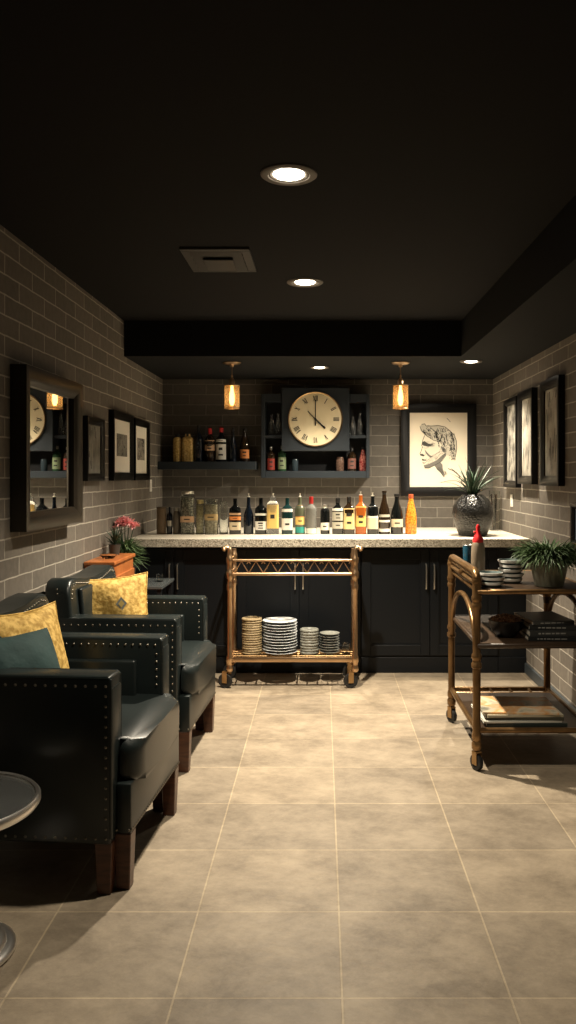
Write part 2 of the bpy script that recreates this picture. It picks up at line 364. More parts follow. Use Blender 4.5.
# ================================================================== WALL CLOCK CABINET
t = thing('display_cabinet', 'dark blue-grey wall cabinet with side cubbies and a round clock', 'cabinet', (0, 0, 0))
yf, yb = 7.03, YB-.002
b = B()
box(b, -.523, -.487, yf, yb, 1.424, 2.145, .003, 1); finish(b, 'side_panel', M_hutch, t); b = B(); box(b, .379, .408, yf, yb, 1.424, 2.145, .003, 1)
finish(b, 'side_panel', M_hutch, t)
b = B(); box(b, -.487, .379, yf, yb, 1.424, 1.484, .003, 1); finish(b, 'bottom_board', M_hutch, t)
b = B(); box(b, -.487, -.346, yf, yb, 2.076, 2.145); finish(b, 'top_board', M_hutch, t); b = B(); box(b, .234, .379, yf, yb, 2.076, 2.145); finish(b, 'top_board', M_hutch, t)
for x0, x1 in ((-.487, -.346), (.234, .379)):
    b = B(); box(b, x0, x1, yf+.01, yb, 1.767, 1.793); finish(b, 'cubby_shelf', M_hutch, t)
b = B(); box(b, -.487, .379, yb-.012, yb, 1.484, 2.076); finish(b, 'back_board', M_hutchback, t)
b = B(); box(b, -.346, .234, yf-.03, yb-.012, 1.656, 2.196, .004, 1); finish(b, 'clock_panel', M_hutch, t)
# clock
cx, cz, cr, cy = -.056, 1.925, .234, yf-.03
t = thing('wall_clock', 'large round cream wall clock with black numerals and thin brass rim', 'clock', (cx, cy, cz))
M_face = mat('clock_face', (.72, .61, .38), .6, var=(7, (.78, .68, .46), .3))
def front_disc(b, prof, seg=64):
    lathe(b, prof, seg); bmesh.ops.rotate(b, verts=b.verts[:], cent=(0, 0, 0), matrix=Matrix.Rotation(R(90), 3, 'X'))
b = B(); front_disc(b, [(cr*.965, 0), (cr*.965, .012), (0, .0125)]); finish(b, 'clock_face', M_face, t)
b = B(); front_disc(b, [(cr, 0), (cr, .014), (cr*.985, .022), (cr*.955, .016), (cr*.955, .011)]); finish(b, 'rim', M_brassd, t, 40)
b = B()
def stroke(b, p, q, w, y=-.0145, th=.002, mi=0):
    p = Vector((p[0], 0, p[1])); q = Vector((q[0], 0, q[1])); d = (q-p).normalized(); n = Vector((-d.z, 0, d.x))*w/2
    vs = [b.verts.new(v + Vector((0, yy, 0))) for yy in (y, y+th) for v in (p-n, q-n, q+n, p+n)]
    for f in ((0, 1, 2, 3), (7, 6, 5, 4), (0, 4, 5, 1), (1, 5, 6, 2), (2, 6, 7, 3), (3, 7, 4, 0)): b.faces.new([vs[i] for i in f]).material_index = mi
RN = ['XII', 'I', 'II', 'III', 'IIII', 'V', 'VI', 'VII', 'VIII', 'IX', 'X', 'XI']
for k, s in enumerate(RN):
    a = R(90-30*k); h = .044; wdt = {'I': .009, 'V': .020, 'X': .020}
    tot = sum(wdt[c] for c in s) + .002*(len(s)-1); x = -tot/2
    ca, sa = math.cos(a-math.pi/2), math.sin(a-math.pi/2); ox, oz = .178*math.cos(a), .178*math.sin(a)
    def T(u, v): return (ox + u*ca - v*sa, oz + u*sa + v*ca)
    for c in s:
        w = wdt[c]
        if c == 'I': stroke(b, T(x+w/2, -h/2), T(x+w/2, h/2), .0062); stroke(b, T(x, -h/2), T(x+w, -h/2), .003); stroke(b, T(x, h/2), T(x+w, h/2), .003)
        if c == 'V': stroke(b, T(x+.002, h/2), T(x+w/2, -h/2), .0068); stroke(b, T(x+w-.002, h/2), T(x+w/2, -h/2), .003)
        if c == 'X': stroke(b, T(x+.002, h/2), T(x+w-.002, -h/2), .0068); stroke(b, T(x+.002, -h/2), T(x+w-.002, h/2), .003)
        x += w + .002
finish(b, 'numerals', M_ink, t)
b = B(); stroke(b, (0, -.05), (0, .165), .008, -.019); stroke(b, (0, -.055), (0, -.02), .010, -.019); finish(b, 'minute_hand', M_ink, t)
b = B(); stroke(b, (-.065, .068), (.02, -.022), .007, -.0215); stroke(b, (0, 0), (.078, -.075), .014, -.0215); stroke(b, (.066, -.058), (.082, -.079), .017, -.0215); finish(b, 'hour_hand', M_ink, t)
b = B(); front_disc(b, [(.010, .013), (.010, .024), (0, .026)], 16); finish(b, 'hub', M_ink, t)

# floating shelf
b = B(); box(b, XL+.002, -.562, 6.97, YB-.002, 1.497, 1.565, .003, 1)
tag(finish(b, 'floating_shelf', M_hutch), 'dark slate floating shelf carrying spirit bottles on the back wall', 'shelf')

# ================================================================== BOTTLES
def ramp_mat(name, c1, c2, scale, pos=.5, rough=.4):
    m = mat(name, c1, rough, var=(scale, c2, .08)); return m
SH = {  # profile shapes: (r fraction, z fraction)
 'wine': [(0, 0), (.9, 0), (1, .02), (1, .58), (.92, .66), (.42, .76), (.34, .80), (.32, .97), (.38, .975), (.38, 1)],
 'champ': [(0, 0), (.92, 0), (1, .02), (1, .42), (.86, .58), (.5, .74), (.34, .84), (.32, .96), (.40, .965), (.40, 1)],
 'spirit': [(0, 0), (.95, 0), (1, .02), (1, .66), (.95, .72), (.42, .80), (.34, .83), (.34, 1)],
 'slim': [(0, 0), (.95, 0), (1, .02), (1, .50), (.8, .60), (.45, .72), (.36, .80), (.34, 1)],
 'short': [(0, 0), (.95, 0), (1, .03), (1, .78), (.9, .85), (.5, .90), (.46, 1)],
 'jar': [(0, 0), (.95, 0), (1, .02), (1, .84), (.93, .89), (.86, .91), (.86, 1)],
 'cone': [(0, 0), (.9, 0), (1, .03), (1, .40), (.85, .58), (.48, .82), (.40, .86), (.38, 1)],
 'box': [(0, 0), (.97, 0), (1, .01), (1, .97), (.95, 1)],
}
def rad_at(shape, zf):
    p = SH[shape]
    for (r0, z0), (r1, z1) in zip(p[1:], p[2:]):
        if z0 <= zf <= z1: return r0 + (r1-r0)*(zf-z0)/max(z1-z0, 1e-6)
    return 1
def bottle(name, label, cat, X, Y, z, w, h, shape, body, sq=0, capm=None, cap=(.88, 1.0), labels=(), group=None, contents=None, pourer=False, rows=3, parts=True, rz=0):
    """labels: list of (z0 frac, z1 frac, material, rows of print)"""
    t = thing(name, label, cat, (X, Y, z), rz, group); r = w/2*(1.04 if cat == 'bottle' else 1)
    hb = h*(.90 if pourer else 1.0)
    seg = 28
    prof = [(a*r, c*hb) for a, c in SH[shape]]
    if contents is not None or body is M_glass:      # hollow glass wall
        inner = [((a*r)-.0022 if a > 0 else 0, max(c*hb, .003) if i > 1 else .003) for i, (a, c) in enumerate(SH[shape])]
        inner = [(max(a, 0), c) for a, c in inner][::-1]
        b = B(); lathe(b, prof + inner, seg, sq=sq, cap=False)
    else:
        b = B(); lathe(b, prof, seg, sq=sq)
    finish(b, 'bottle_body' if cat == 'bottle' else 'jar_body', body, t, 45)
    if contents is not None:
        cm, c0, c1 = contents; b = B()
        pr = [(0, c0*hb+.004)] + [(rad_at(shape, c0+(c1-c0)*k/5)*r-.0034, max(c0+(c1-c0)*k/5, .02)*hb+.001) for k in range(6)] + [(0, c1*hb+.001)]
        lathe(b, pr, 20, sq=sq, cap=False); finish(b, 'contents', cm, t, 45)
    if capm is not None:
        b = B(); z0, z1 = cap[0]*hb, cap[1]*hb + .002; rc = max(rad_at(shape, (cap[0]+cap[1])/2)*r, .3*r) + .0015
        lathe(b, [(rc, z0), (rc*1.04, z0+.002), (rc*1.04, z1-.002), (rc*.9, z1), (0, z1)], 16); finish(b, 'cap', capm, t, 45)
    if pourer:
        b = B(); lathe(b, [(.30*r, hb), (.34*r, hb+.006), (.12*r, hb+.012), (.10*r, h*.96), (.17*r, h*.975), (.17*r, h*.992), (0, h)], 12); finish(b, 'pourer', M_steel, t, 45)
    for (l0, l1, lm, nr) in labels:
        rr = max(rad_at(shape, l0+.01), rad_at(shape, l1-.01))*r + .0009
        r0, r1 = rad_at(shape, l0)*r+.0009, rad_at(shape, l1)*r+.0009
        b = B(); lathe(b, [(r0, l0*hb), (r1, l1*hb)], 14, sq=sq, a0=R(205), a1=R(335), cap=False)
        hh = (l1-l0)*hb
        for k in range(nr):
            zc = l0*hb + hh*(k+.8)/(nr+.6); th = hh*.055*(1.5 if k == nr-1 else 1)
            a = 245+rnd.random()*8; c = 295-rnd.random()*8; n0 = 5
            f0 = (zc-l0*hb)/hh; ra = r0+(r1-r0)*f0+.0006
            lathe(b, [(ra, zc-th), (ra, zc+th)], n0, sq=sq, a0=R(a), a1=R(c), mi=1, cap=False)
        finish(b, 'label', [lm, M_ink], t, 45)
    return t
GOLDB = mat('pale_gold_spirit', (.42, .25, .06), .25, var=(60, (.75, .55, .22), .15)); ORG = mat('orange_spirit', (.55, .13, .01), .2, var=(80, (.88, .36, .05), .12))
REDL = mat('red_label', (.24, .030, .02), .5); ORL = mat('orange_label', (.75, .28, .08), .5); TEALL = mat('teal_label', (.03, .30, .26), .4)
YEL = mat('yellow_label', (.80, .55, .17), .5); REDC = mat('red_foil', (.40, .02, .02), .35); BLKC = mat('black_cap', (.012, .012, .012), .4)
SILV = M_steel; PKC = mat('peach_label', (.62, .40, .24), .6)
# bottles on the floating shelf -------------------------------------------
Ysh, zsh = 7.085, 1.565
G1 = 'bottles on the floating shelf'
def shelf_b(px, wpx, top, **k):
    X = wx(px, Ysh); h = (461.3-top)*Ysh/F; return X, Ysh, zsh, wpx*Ysh/F, h
for (px, wp, top, nm, lab, kw) in [
  (177.5, 8.5, 434, 'bottle', 'amber speckled bottle at the left end of the floating shelf', dict(shape='short', body=GOLDB, capm=BLKC, cap=(.9, 1))),
  (188, 10.5, 433.5, 'bottle', 'wider amber speckled square bottle, second on the floating shelf', dict(shape='short', body=GOLDB, sq=.6, capm=BLKC, cap=(.9, 1))),
  (198.7, 8.5, 425, 'wine_bottle', 'black wine bottle without a pale label on the floating shelf', dict(shape='wine', body=M_nglass, labels=[(.30, .52, M_nglass, 2)])),
  (210, 10.5, 427, 'wine_bottle', 'red-capped wine bottle with a tan label high on its body', dict(shape='wine', body=M_bglass, capm=REDC, cap=(.80, 1), labels=[(.32, .62, PKC, 3)])),
  (221.3, 10.5, 426.5, 'wine_bottle', 'red-capped wine bottle with a tall white label', dict(shape='wine', body=M_dglass, capm=REDC, cap=(.84, 1), labels=[(.06, .50, M_white, 2), (.56, .64, M_white, 1)])),
  (233, 7, 428, 'bottle', 'slender unlabelled navy bottle on the floating shelf', dict(shape='slim', body=M_nglass, capm=BLKC, cap=(.92, 1))),
  (244.8, 9.5, 428, 'bottle', 'dark bottle with an orange label at the right end of the floating shelf', dict(shape='cone', body=M_bglass, capm=BLKC, cap=(.92, 1), labels=[(.10, .36, ORL, 2)]))]:
    X, Y, z, w, h = shelf_b(px, wp, top); bottle(nm, lab, 'bottle', X, Y, z, w, h, group=G1, **kw)
# in the clock cabinet ------------------------------------------------------
Yh = 7.105
G2 = 'bottles in the clock cabinet'
def hb(px, wp, top, base, zb, nm, lab, cat='bottle', **kw):
    X = wx(px, Yh); h = (base-top)*Yh/F; bottle(nm, lab, cat, X, Yh, zb, wp*Yh/F, h, group=G2, **kw)
FROST = mat('frosted_glass', (.82, .85, .85), .08, 0, .93, 1.45)
hb(271.5, 5.8, 414, 435, 1.793, 'glass_bottle', 'small clear bottle, outer one in the upper left cubby of the clock cabinet', shape='cone', body=FROST)
hb(278, 5.8, 413, 435, 1.793, 'glass_bottle', 'small clear bottle beside the clock in the upper left cubby', shape='cone', body=FROST)
hb(353, 5.8, 416, 435, 1.793, 'glass_bottle', 'small clear bottle beside the clock in the upper right cubby', shape='cone', body=FROST)
hb(359.7, 6, 413, 435, 1.793, 'glass_bottle', 'small clear bottle, outer one in the upper right cubby of the clock cabinet', shape='cone', body=FROST)
hb(271, 8, 447, 471, 1.484, 'bottle', 'clear bottle with a red-orange label in the lower left of the clock cabinet', shape='spirit', body=M_bglass, capm=SILV, cap=(.88, 1), labels=[(.05, .52, REDL, 2)])
hb(282, 8.5, 446, 471, 1.484, 'bottle', 'green bottle with a pale green label in the clock cabinet', shape='spirit', body=M_greeng, capm=SILV, cap=(.88, 1), labels=[(.08, .55, mat('pale_green_label', (.17, .22, .12), .6), 2)])
hb(295, 6.5, 459, 471, 1.484, 'drinking_glass', 'small dark tumbler below the clock, beside the green bottle', 'glass', shape='box', body=mat('smoke_tumbler', (.03, .045, .055), .12))
hb(340, 8, 457, 471, 1.484, 'jar', 'squat brown jar below the clock on the right', 'jar', shape='jar', body=mat('brown_jar', (.06, .035, .025), .2, var=(60, (.16, .10, .075), .2)))
hb(351.8, 8.5, 448, 471, 1.484, 'bottle', 'dark bottle with a dull rose label in the clock cabinet', shape='spirit', body=M_bglass, capm=BLKC, cap=(.85, 1), labels=[(.10, .55, mat('rose_label', (.16, .065, .05), .6), 2)])
hb(363, 7.5, 447, 471, 1.484, 'bottle', 'bright red bottle in the lower right corner of the clock cabinet', shape='cone', body=mat('red_glass', (.16, .015, .018), .15, var=(60, (.40, .15, .12), .08)), capm=BLKC, cap=(.9, 1))
# on the worktop --------------------------------------------------------------
BY = 534.0
GRN = mat('dried_herbs', (.10, .10, .075), .8, var=(90, (.42, .40, .32), .1), bump=(90, .6, .003))
CRM = mat('cream_grain', (.34, .30, .16), .8, var=(85, (.58, .52, .30), .12), bump=(90, .6, .003))
PEB = mat('pebble_mix', (.28, .25, .17), .8, var=(60, (.55, .50, .36), .12), bump=(70, .6, .003))
def cb(px, wp, top, nm, lab, cat='bottle', grp='bottles lined up on the bar top', dy=0, **kw):
    Y = (CAM-ZT)*F/(BY-HY) + dy; X = wx(px, Y); h = (BY+(-0 if dy == 0 else 0)-top)*Y/F
    bottle(nm, lab, cat, X, Y, ZT, wp*Y/F, h, group=grp, **kw)
GJ = 'storage jars at the left end of the bar top'
cb(161.5, 9.5, 507, 'canister', 'tan brown canister at the far left end of the bar top', 'canister', GJ, shape='box', body=mat('tan_tin', (.16, .11, .065), .5, var=(20, (.22, .16, .10), .3)), capm=mat('tan_lid', (.10, .07, .04), .4), cap=(.95, 1))
cb(169.6, 5.5, 507, 'bottle', 'thin black bottle between the tan canister and the small grey jar', 'bottle', shape='spirit', body=M_nglass, labels=[(.3, .5, M_steel, 0)])
cb(176.7, 7.3, 508, 'jar', 'small grey-brown jar with a silver clasp beside the tall patterned jar', 'jar', GJ, shape='short', body=mat('taupe_jar', (.13, .11, .085), .4), capm=M_steel, cap=(.86, 1))
cb(187.7, 13.5, 491, 'jar', 'tallest square glass jar of dried herbs with a tan label', 'jar', GJ, shape='jar', body=M_glass, sq=.8, contents=(GRN, .02, .84), capm=M_steel, cap=(.93, 1), labels=[(.28, .42, PKC, 1)])
cb(200.1, 8, 500, 'jar', 'narrow glass jar of yellow grain between two wider jars', 'jar', GJ, shape='jar', body=M_glass, sq=.5, contents=(CRM, .02, .84), capm=mat('gold_lid', (.5, .42, .2), .35, .8), cap=(.88, 1))
cb(211.6, 13.5, 499, 'jar', 'wide glass jar of cream pebbled mix with rounded shoulders', 'jar', GJ, shape='jar', body=M_glass, sq=.4, contents=(PEB, .02, .84), capm=M_glass, cap=(.88, 1), labels=[(.40, .58, mat('ochre_label', (.45, .33, .16), .6), 1)])
cb(223.7, 8.5, 501, 'carafe', 'empty clear glass carafe between the wide jar and a black bottle', 'carafe', GJ, shape='jar', body=M_glass)
cb(235.3, 11, 498.5, 'bottle', 'black bottle with an orange striped label, left of the cart end', sq=.5, shape='spirit', body=M_dglass, labels=[(.40, .50, ORL, 1), (.54, .60, PKC, 0), (.12, .34, M_paper, 1)])
cb(248.6, 9.5, 493, 'bottle', 'plain black slender bottle with a steel pourer', shape='slim', body=M_nglass, pourer=True)
cb(261, 11, 498, 'bottle', 'black bottle with a low white label right of the slender pourer bottle', shape='spirit', body=M_dglass, sq=.4, labels=[(.12, .36, M_white, 3), (.52, .58, M_white, 0)])
cb(273, 11.5, 493, 'bottle', 'square bottle with a tall cream label and steel pourer', shape='short', sq=.7, body=FROST, pourer=True, labels=[(.16, .80, YEL, 1)])
cb(287.3, 10.5, 498, 'bottle', 'dark green bottle with a white label torn at one side', shape='spirit', sq=.4, body=mat('teal_black_glass', (.008, .03, .03), .12), labels=[(.12, .44, M_white, 1), (.62, .70, M_white, 0)])
cb(300, 9.5, 493, 'bottle', 'bottle with a red and orange label and a teal foot', shape='spirit', body=mat('pale_olive_glass', (.10, .11, .07), .15), pourer=True, labels=[(.04, .20, TEALL, 0), (.26, .46, YEL, 1), (.46, .78, ORL, 2)])
cb(311.2, 10.5, 497, 'bottle', 'clear cut-glass bottle with a red cap', shape='spirit', body=mat('cut_glass', (.30, .30, .28), .15, 0, .5, bump=(70, 1, .004)), capm=REDC, cap=(.80, 1), labels=[(.02, .16, M_white, 0)])
cb(325, 9, 505, 'bottle', 'short dark bottle with a small white label', shape='short', body=M_dglass, capm=M_steel, cap=(.9, 1), labels=[(.14, .40, M_white, 1)])
cb(337.7, 10.8, 498, 'bottle', 'dark bottle with three pale grey label bands', shape='spirit', sq=.3, body=M_dglass, capm=BLKC, cap=(.86, 1), labels=[(.16, .34, mat('grey_label', (.48, .46, .38), .6), 1), (.38, .62, mat('grey_label', (.48, .46, .38), .6), 2), (.65, .72, M_white, 0)])
cb(349, 10.8, 497, 'bottle', 'bottle with a broad yellow-cream label and short black cap', shape='spirit', sq=.5, body=M_bglass, capm=BLKC, cap=(.86, 1), labels=[(.14, .70, mat('cream_yellow_label', (.78, .60, .28), .5), 2)])
cb(360.7, 10.5, 491, 'bottle', 'amber bottle with a golden label and tall steel pourer', shape='spirit', sq=.4, body=mat('amber_glass', (.35, .09, .015), .15), pourer=True, labels=[(.20, .72, YEL, 3)])
cb(372.6, 10.5, 492, 'bottle', 'black bottle with a black and cream label and steel pourer', shape='spirit', sq=.4, body=M_dglass, pourer=True, labels=[(.14, .44, M_paper, 0), (.44, .74, M_white, 3)])
cb(384.2, 11.3, 491, 'beer_bottle', 'dark brown bottle with two thin white bands near its base', shape='champ', body=M_bglass, capm=BLKC, cap=(.92, 1), labels=[(.06, .13, M_white, 0), (.28, .33, M_white, 0), (.40, .46, mat('grey_label', (.48, .46, .38), .6), 0)])
cb(396.8, 12, 494, 'wine_bottle', 'black sloping-shouldered bottle with a cream label, beside the orange bottle', shape='champ', body=M_dglass, capm=BLKC, cap=(.93, 1), labels=[(.18, .38, M_paper, 1)])
cb(411, 11, 494.5, 'bottle', 'bright orange bottle at the right end of the bottle row', shape='cone', body=ORG, capm=mat('orange_cap', (.45, .10, .04), .4), cap=(.90, 1))

# ================================================================== FRAMES
def framed(name, label, cat, w, h, loc, rz, depth, face, fm, matw=0, artm=None, group=None, matm=None, art_fn=None, backoff=.004, step=True):
    """origin at bottom centre of the frame on the wall plane; local -y faces the room"""
    t = thing(name, label, cat, loc, rz, group)
    b = B()
    pr = [(0, -backoff*0-.001), (0, -depth), (face*.18, -depth-.002), (face*.55, -depth*.98), (face*.80, -depth*.80), (face, -depth*.70), (face, -.001)]
    moulding(b, w, h, pr); finish(b, 'frame', fm, t, 30)
    iw, ih = w-2*face, h-2*face; y = -depth*.5
    if matw:
        b = B(); box(b, -iw/2-.003, iw/2+.003, y, -.001, face-.003, h-face+.003); finish(b, 'mat_board', matm or M_matb, t)
        aw, ah = iw-2*matw, ih-2.4*matw; z0 = face+matw*1.3; y -= .002
    else: aw, ah, z0 = iw+.004, ih+.004, face-.002
    if artm:
        b = B(); box(b, -aw/2, aw/2, y, y+.0015 if matw else -.001, z0, z0+ah); a = finish(b, 'artwork', artm, t)
        if art_fn:
            b = B(); art_fn(b, aw, ah, z0, y); finish(b, 'drawing', [M_ink, mat('pencil_grey', (.20, .19, .17), .8), mat('soft_grey', (.38, .35, .30), .8)], a)
    return t
M_matb = mat('mat_board', (.86, .83, .74), .8)
art_grey = mat('grey_wash', (.12, .115, .10), .8, var=(9, (.28, .27, .23), .15))
art_pale = mat('pale_wash', (.15, .135, .11), .8, var=(6, (.42, .39, .32), .12))
art_dark = mat('dark_wash', (.07, .065, .055), .8, var=(14, (.34, .32, .27), .12))
def scribble(n, seed, vert=False):
    def f(b, w, h, z0, y):
        q = random.Random(seed)
        for _ in range(n):
            x = q.uniform(-.42, .42)*w; z = z0 + q.uniform(.08, .9)*h; mi = q.choice((0, 0, 1, 2))
            L = q.uniform(.1, .45)*h if vert else q.uniform(.04, .16)*h; a = q.uniform(1.3, 1.9) if vert else q.uniform(0, 3.1)
            x2 = max(-.47*w, min(.47*w, x+L*math.cos(a))); z2 = max(z0+.03*h, min(z0+.97*h, z+L*math.sin(a)))
            stroke(b, (x, z), (x2, z2), q.uniform(.003, .010), y-.0008, .0008, mi)
    return f
GL = 'framed prints on the left brick wall'; GR = 'framed prints on the right brick wall'
def left_frame(label, D0, D1, z0, z1, **k): return framed('picture_frame', label, 'picture', D1-D0, z1-z0, (XL, (D0+D1)/2, z0), R(90), .035, group=GL, fm=M_frame, **k)
left_frame('smaller black frame with a grey drawing and no white mat, beside the mirror', 4.783, 5.158, 1.415, 1.797, face=.045, artm=art_grey, art_fn=scribble(14, 1, True))
left_frame('black frame with wide white mat around a grey print, middle of the left wall frames', 5.38, 5.95, 1.413, 1.88, face=.055, matw=.085, artm=art_grey, art_fn=scribble(40, 2))
left_frame('black frame with white mat and dark print, nearest the back corner', 6.00, 6.51, 1.41, 1.867, face=.05, matw=.08, artm=art_dark, art_fn=scribble(40, 3))
def right_frame(label, D0, D1, z0, z1, **k): return framed('picture_frame', label, 'picture', D1-D0, z1-z0, (XR, (D0+D1)/2, z0), R(-90), .042, group=GR, fm=M_frame, **k)
right_frame('black frame with a dim grey drawing, nearest the back corner on the right wall', 6.17, 6.60, 1.356, 2.045, face=.05, artm=art_dark, art_fn=scribble(18, 4, True))
right_frame('black frame with a pale vertical sketch, between two other frames on the right wall', 5.70, 6.12, 1.385, 2.06, face=.06, artm=art_pale, art_fn=scribble(14, 5, True))
right_frame('black frame with a pale branching sketch, largest of the trio on the right wall', 5.06, 5.50, 1.38, 2.07, face=.065, artm=art_pale, art_fn=scribble(26, 6, True))
right_frame('small dark framed picture low on the right wall, cut by the photo edge', 4.42, 4.82, 1.04, 1.285, face=.03, artm=mat('blue_grey_print', (.10, .13, .16), .4))
framed('wall_mirror', 'large bronze-framed rectangular wall mirror on the left brick wall', 'mirror', .833, .753, (XL+.006, (3.675+4.508)/2, 1.194), R(89.4), .075, .085, M_bronze, artm=M_mirror)
# portrait
M_art = mat('drawing_paper', (.80, .70, .54), .85, var=(4, (.84, .75, .60), .3))
def portrait(b, w, h, z0, y):
    def T(u, v): return ((u-280)/540*w, z0 + (712-v)/672*h)      # drawing traced in its own paper units
    def poly(pts, mi, dy):
        vs = [b.verts.new((T(u, v)[0], y-dy, T(u, v)[1])) for u, v in pts]; f = b.faces.new(vs); f.material_index = mi
    face = [(150,245),(135,280),(128,310),(122,335),(128,350),(120,380),(104,412),(110,428),(125,435),(120,455),(130,470),(124,488),(138,500),(134,520),(150,540),(185,540),(235,520),(262,545),(300,580),(330,618),(345,600),(352,560),(372,520),(395,455),(380,400),(350,330),(300,300),(240,280),(190,260)]
    poly(face, 3, .0006)
    hair = [(122,145),(105,165),(112,200),(145,238),(190,262),(235,290),(285,305),(320,325),(300,350),(305,380),(330,385),(352,420),(390,435),(412,450),(436,460),(440,430),(452,370),(450,300),(428,245),(390,205),(340,168),(280,155),(215,160),(180,150),(165,162),(150,140)]
    poly(hair, 4, .0009)
    poly([(240,515),(262,545),(300,580),(330,618),(336,600),(322,560),(318,510),(300,490)], 2, .0012)
    poly([(150,540),(185,540),(240,518),(300,490),(330,450),(355,415),(340,405),(310,430),(262,470),(215,492),(175,508),(140,515)], 2, .0013)
    poly([(128,305),(122,325),(140,338),(185,348),(232,335),(225,325),(180,318),(150,296)], 1, .0014)
    poly([(150,370),(158,400),(175,425),(200,445),(230,440),(195,420),(170,395)], 2, .0014)
    poly([(104,412),(110,428),(140,436),(152,425),(130,412)], 1, .0015); poly([(120,455),(160,466),(172,474),(130,474)], 1, .0015); poly([(126,488),(155,492),(150,500),(136,500)], 2, .0015)
    poly([(300,345),(330,350),(352,375),(345,405),(318,392),(308,365)], 2, .0012); poly([(318,360),(338,370),(332,388),(318,378)], 1, .0016)
    q = random.Random(5)
    for _ in range(230):                                   # wavy locks
        u = q.uniform(125, 440); v = q.uniform(165, 430)
        lo = 150 + (u-125)*.05 + max(0, u-330)*.6; hi = 205 + (u-125)*.75
        if u > 300: hi = 445 if u > 380 else 330
        if not (lo < v < hi): continue
        a = .5 + (u-125)/340; x = u; z = v
        for k in range(4):
            x2 = x + 11*math.cos(a); z2 = z + 11*math.sin(a); stroke(b, T(x, z), T(x2, z2), q.choice((.003, .005, .007)), y-.0024, .0008, q.choice((1, 0, 1, 2, 3, 0))); x, z = x2, z2; a += q.uniform(-.1, .45)
    for path, wd in (([(105,165),(125,205),(170,250),(235,290),(300,305)], .004), ([(262,545),(300,580),(332,622)], .005), ([(150,541),(190,541),(240,518)], .005), ([(235,520),(310,480),(352,425)], .003), ([(370,545),(420,565),(465,600),(490,640),(510,690)], .0045), ([(300,672),(380,655),(450,655),(500,680)], .003), ([(400,545),(450,580),(485,620)], .003), ([(335,620),(350,570)], .003), ([(360,90),(378,108),(392,124)], .004), ([(436,460),(410,455),(420,466)], .006), ([(122,145),(150,140),(165,160),(215,160),(280,156),(340,168),(392,206),(430,245),(450,300),(452,370),(438,440)], .0050), ([(150,245),(135,280),(128,310),(122,335),(128,350),(120,380),(104,412)], .0045)):
        for p, r2 in zip(path, path[1:]): stroke(b, T(*p), T(*r2), wd, y-.003, .0008, 0)
    for k in range(60):                                   # soft hatching over cheek and jaw
        u = q.uniform(150, 345); v = 505 - (u-150)*.42 + q.uniform(-55, 12)
        stroke(b, T(u, v), T(u+20, v-13), .0016, y-.0026, .0008, q.choice((2, 2, 1)))
    for k in range(24):
        u = q.uniform(130, 235); v = q.uniform(300, 345); stroke(b, T(u, v), T(u+16, v+4), .0018, y-.0026, .0008, q.choice((0, 1)))
    for path in ([(300,345),(325,338),(350,352),(358,375),(350,405),(330,420)], [(315,362),(335,365),(340,385),(325,398)], [(200,445),(245,428),(290,395),(305,350)], [(128,355),(160,362),(190,352)], [(152,425),(162,405),(155,385)]):
        for p, r2 in zip(path, path[1:]): stroke(b, T(*p), T(*r2), .0020, y-.003, .0008, 1)
    for k in range(16): u = 262+k*5; stroke(b, T(u, 545+k*4), T(u+30, 530+k*4), .0016, y-.003, .0008, 1)
t = framed('framed_portrait', 'large black framed pencil drawing of a classical head in profile above the bar', 'picture', .659, .806, (1.0195, YB, 1.267), 0, .04, .078, M_frame, artm=M_art)
art = [c for c in t.children if c.name.startswith('artwork')][0]
b = B(); portrait(b, .503, .65, .078, -.020)
finish(b, 'drawing', [M_ink, mat('pencil_dark', (.065, .062, .056), .8), mat('pencil_mid', (.17, .16, .14), .8), mat('pencil_light', (.70, .635, .51), .8), mat('pencil_hair', (.52, .48, .39), .8)], art)

def plate(name, label, loc, rz, kw):
    t = thing(name, label, kw, loc, rz); b = B(); box(b, -.036, .036, -.006, -.0005, 0, .098, .002, 2); finish(b, 'cover_plate', M_white, t)
    b = B()
    if name == 'light_switch': box(b, -.014, .014, -.010, -.006, .030, .068, .001, 1); finish(b, 'rocker', M_white, t)
    else:
        for z in (.018, .056): box(b, -.015, .015, -.0085, -.006, z, z+.026, .003, 2)
        finish(b, 'socket', M_white, t)
plate('light_switch', 'white light switch plate on the left wall near the back corner', (XL, 6.69, 1.315), R(90), 'switch')
plate('power_outlet', 'white outlet plate on the right wall above the worktop', (XR, 6.47, 1.20), R(-90), 'outlet')

# ================================================================== BIG POT, VASE
def strip_leaf(b, base, az, L, w, lean, curl, seg=7, mi=0, fold=.3):
    """arching blade leaf with a V section"""
    p = Vector(base); el = lean; d0 = Vector((math.cos(az), math.sin(az), 0)); s = Vector((-math.sin(az), math.cos(az), 0)); prev = None
    for i in range(seg+1):
        f = i/seg; ww = w*(.55+.9*f if f < .5 else 2.0*(1-f)+.0)*.95 + .0006
        n = d0*(-math.sin(el)) + Vector((0, 0, math.cos(el)))
        a, m, c = b.verts.new(p - s*ww/2 + n*ww*fold), b.verts.new(p), b.verts.new(p + s*ww/2 + n*ww*fold)
        if prev:
            for q in ((prev[0], prev[1], m, a), (prev[1], prev[2], c, m)): b.faces.new(q).material_index = mi
        prev = (a, m, c)
        p = p + (d0*math.cos(el) + Vector((0, 0, 1))*math.sin(el))*L/seg; el -= curl/seg
t = thing('potted_plant', 'round hammered black pot with spiky dark green leaves on the worktop', 'potted plant', (1.142, 6.21, ZT))
b = B(); lathe(b, [(0, 0), (.098, 0), (.106, .008), (.135, .085), (.155, .155), (.156, .18), (.146, .225), (.118, .275), (.086, .305), (.080, .312), (.072, .306), (.072, .285), (0, .285)], 48); finish(b, 'pot', M_pot, t, 60)
b = B(); q = random.Random(3)
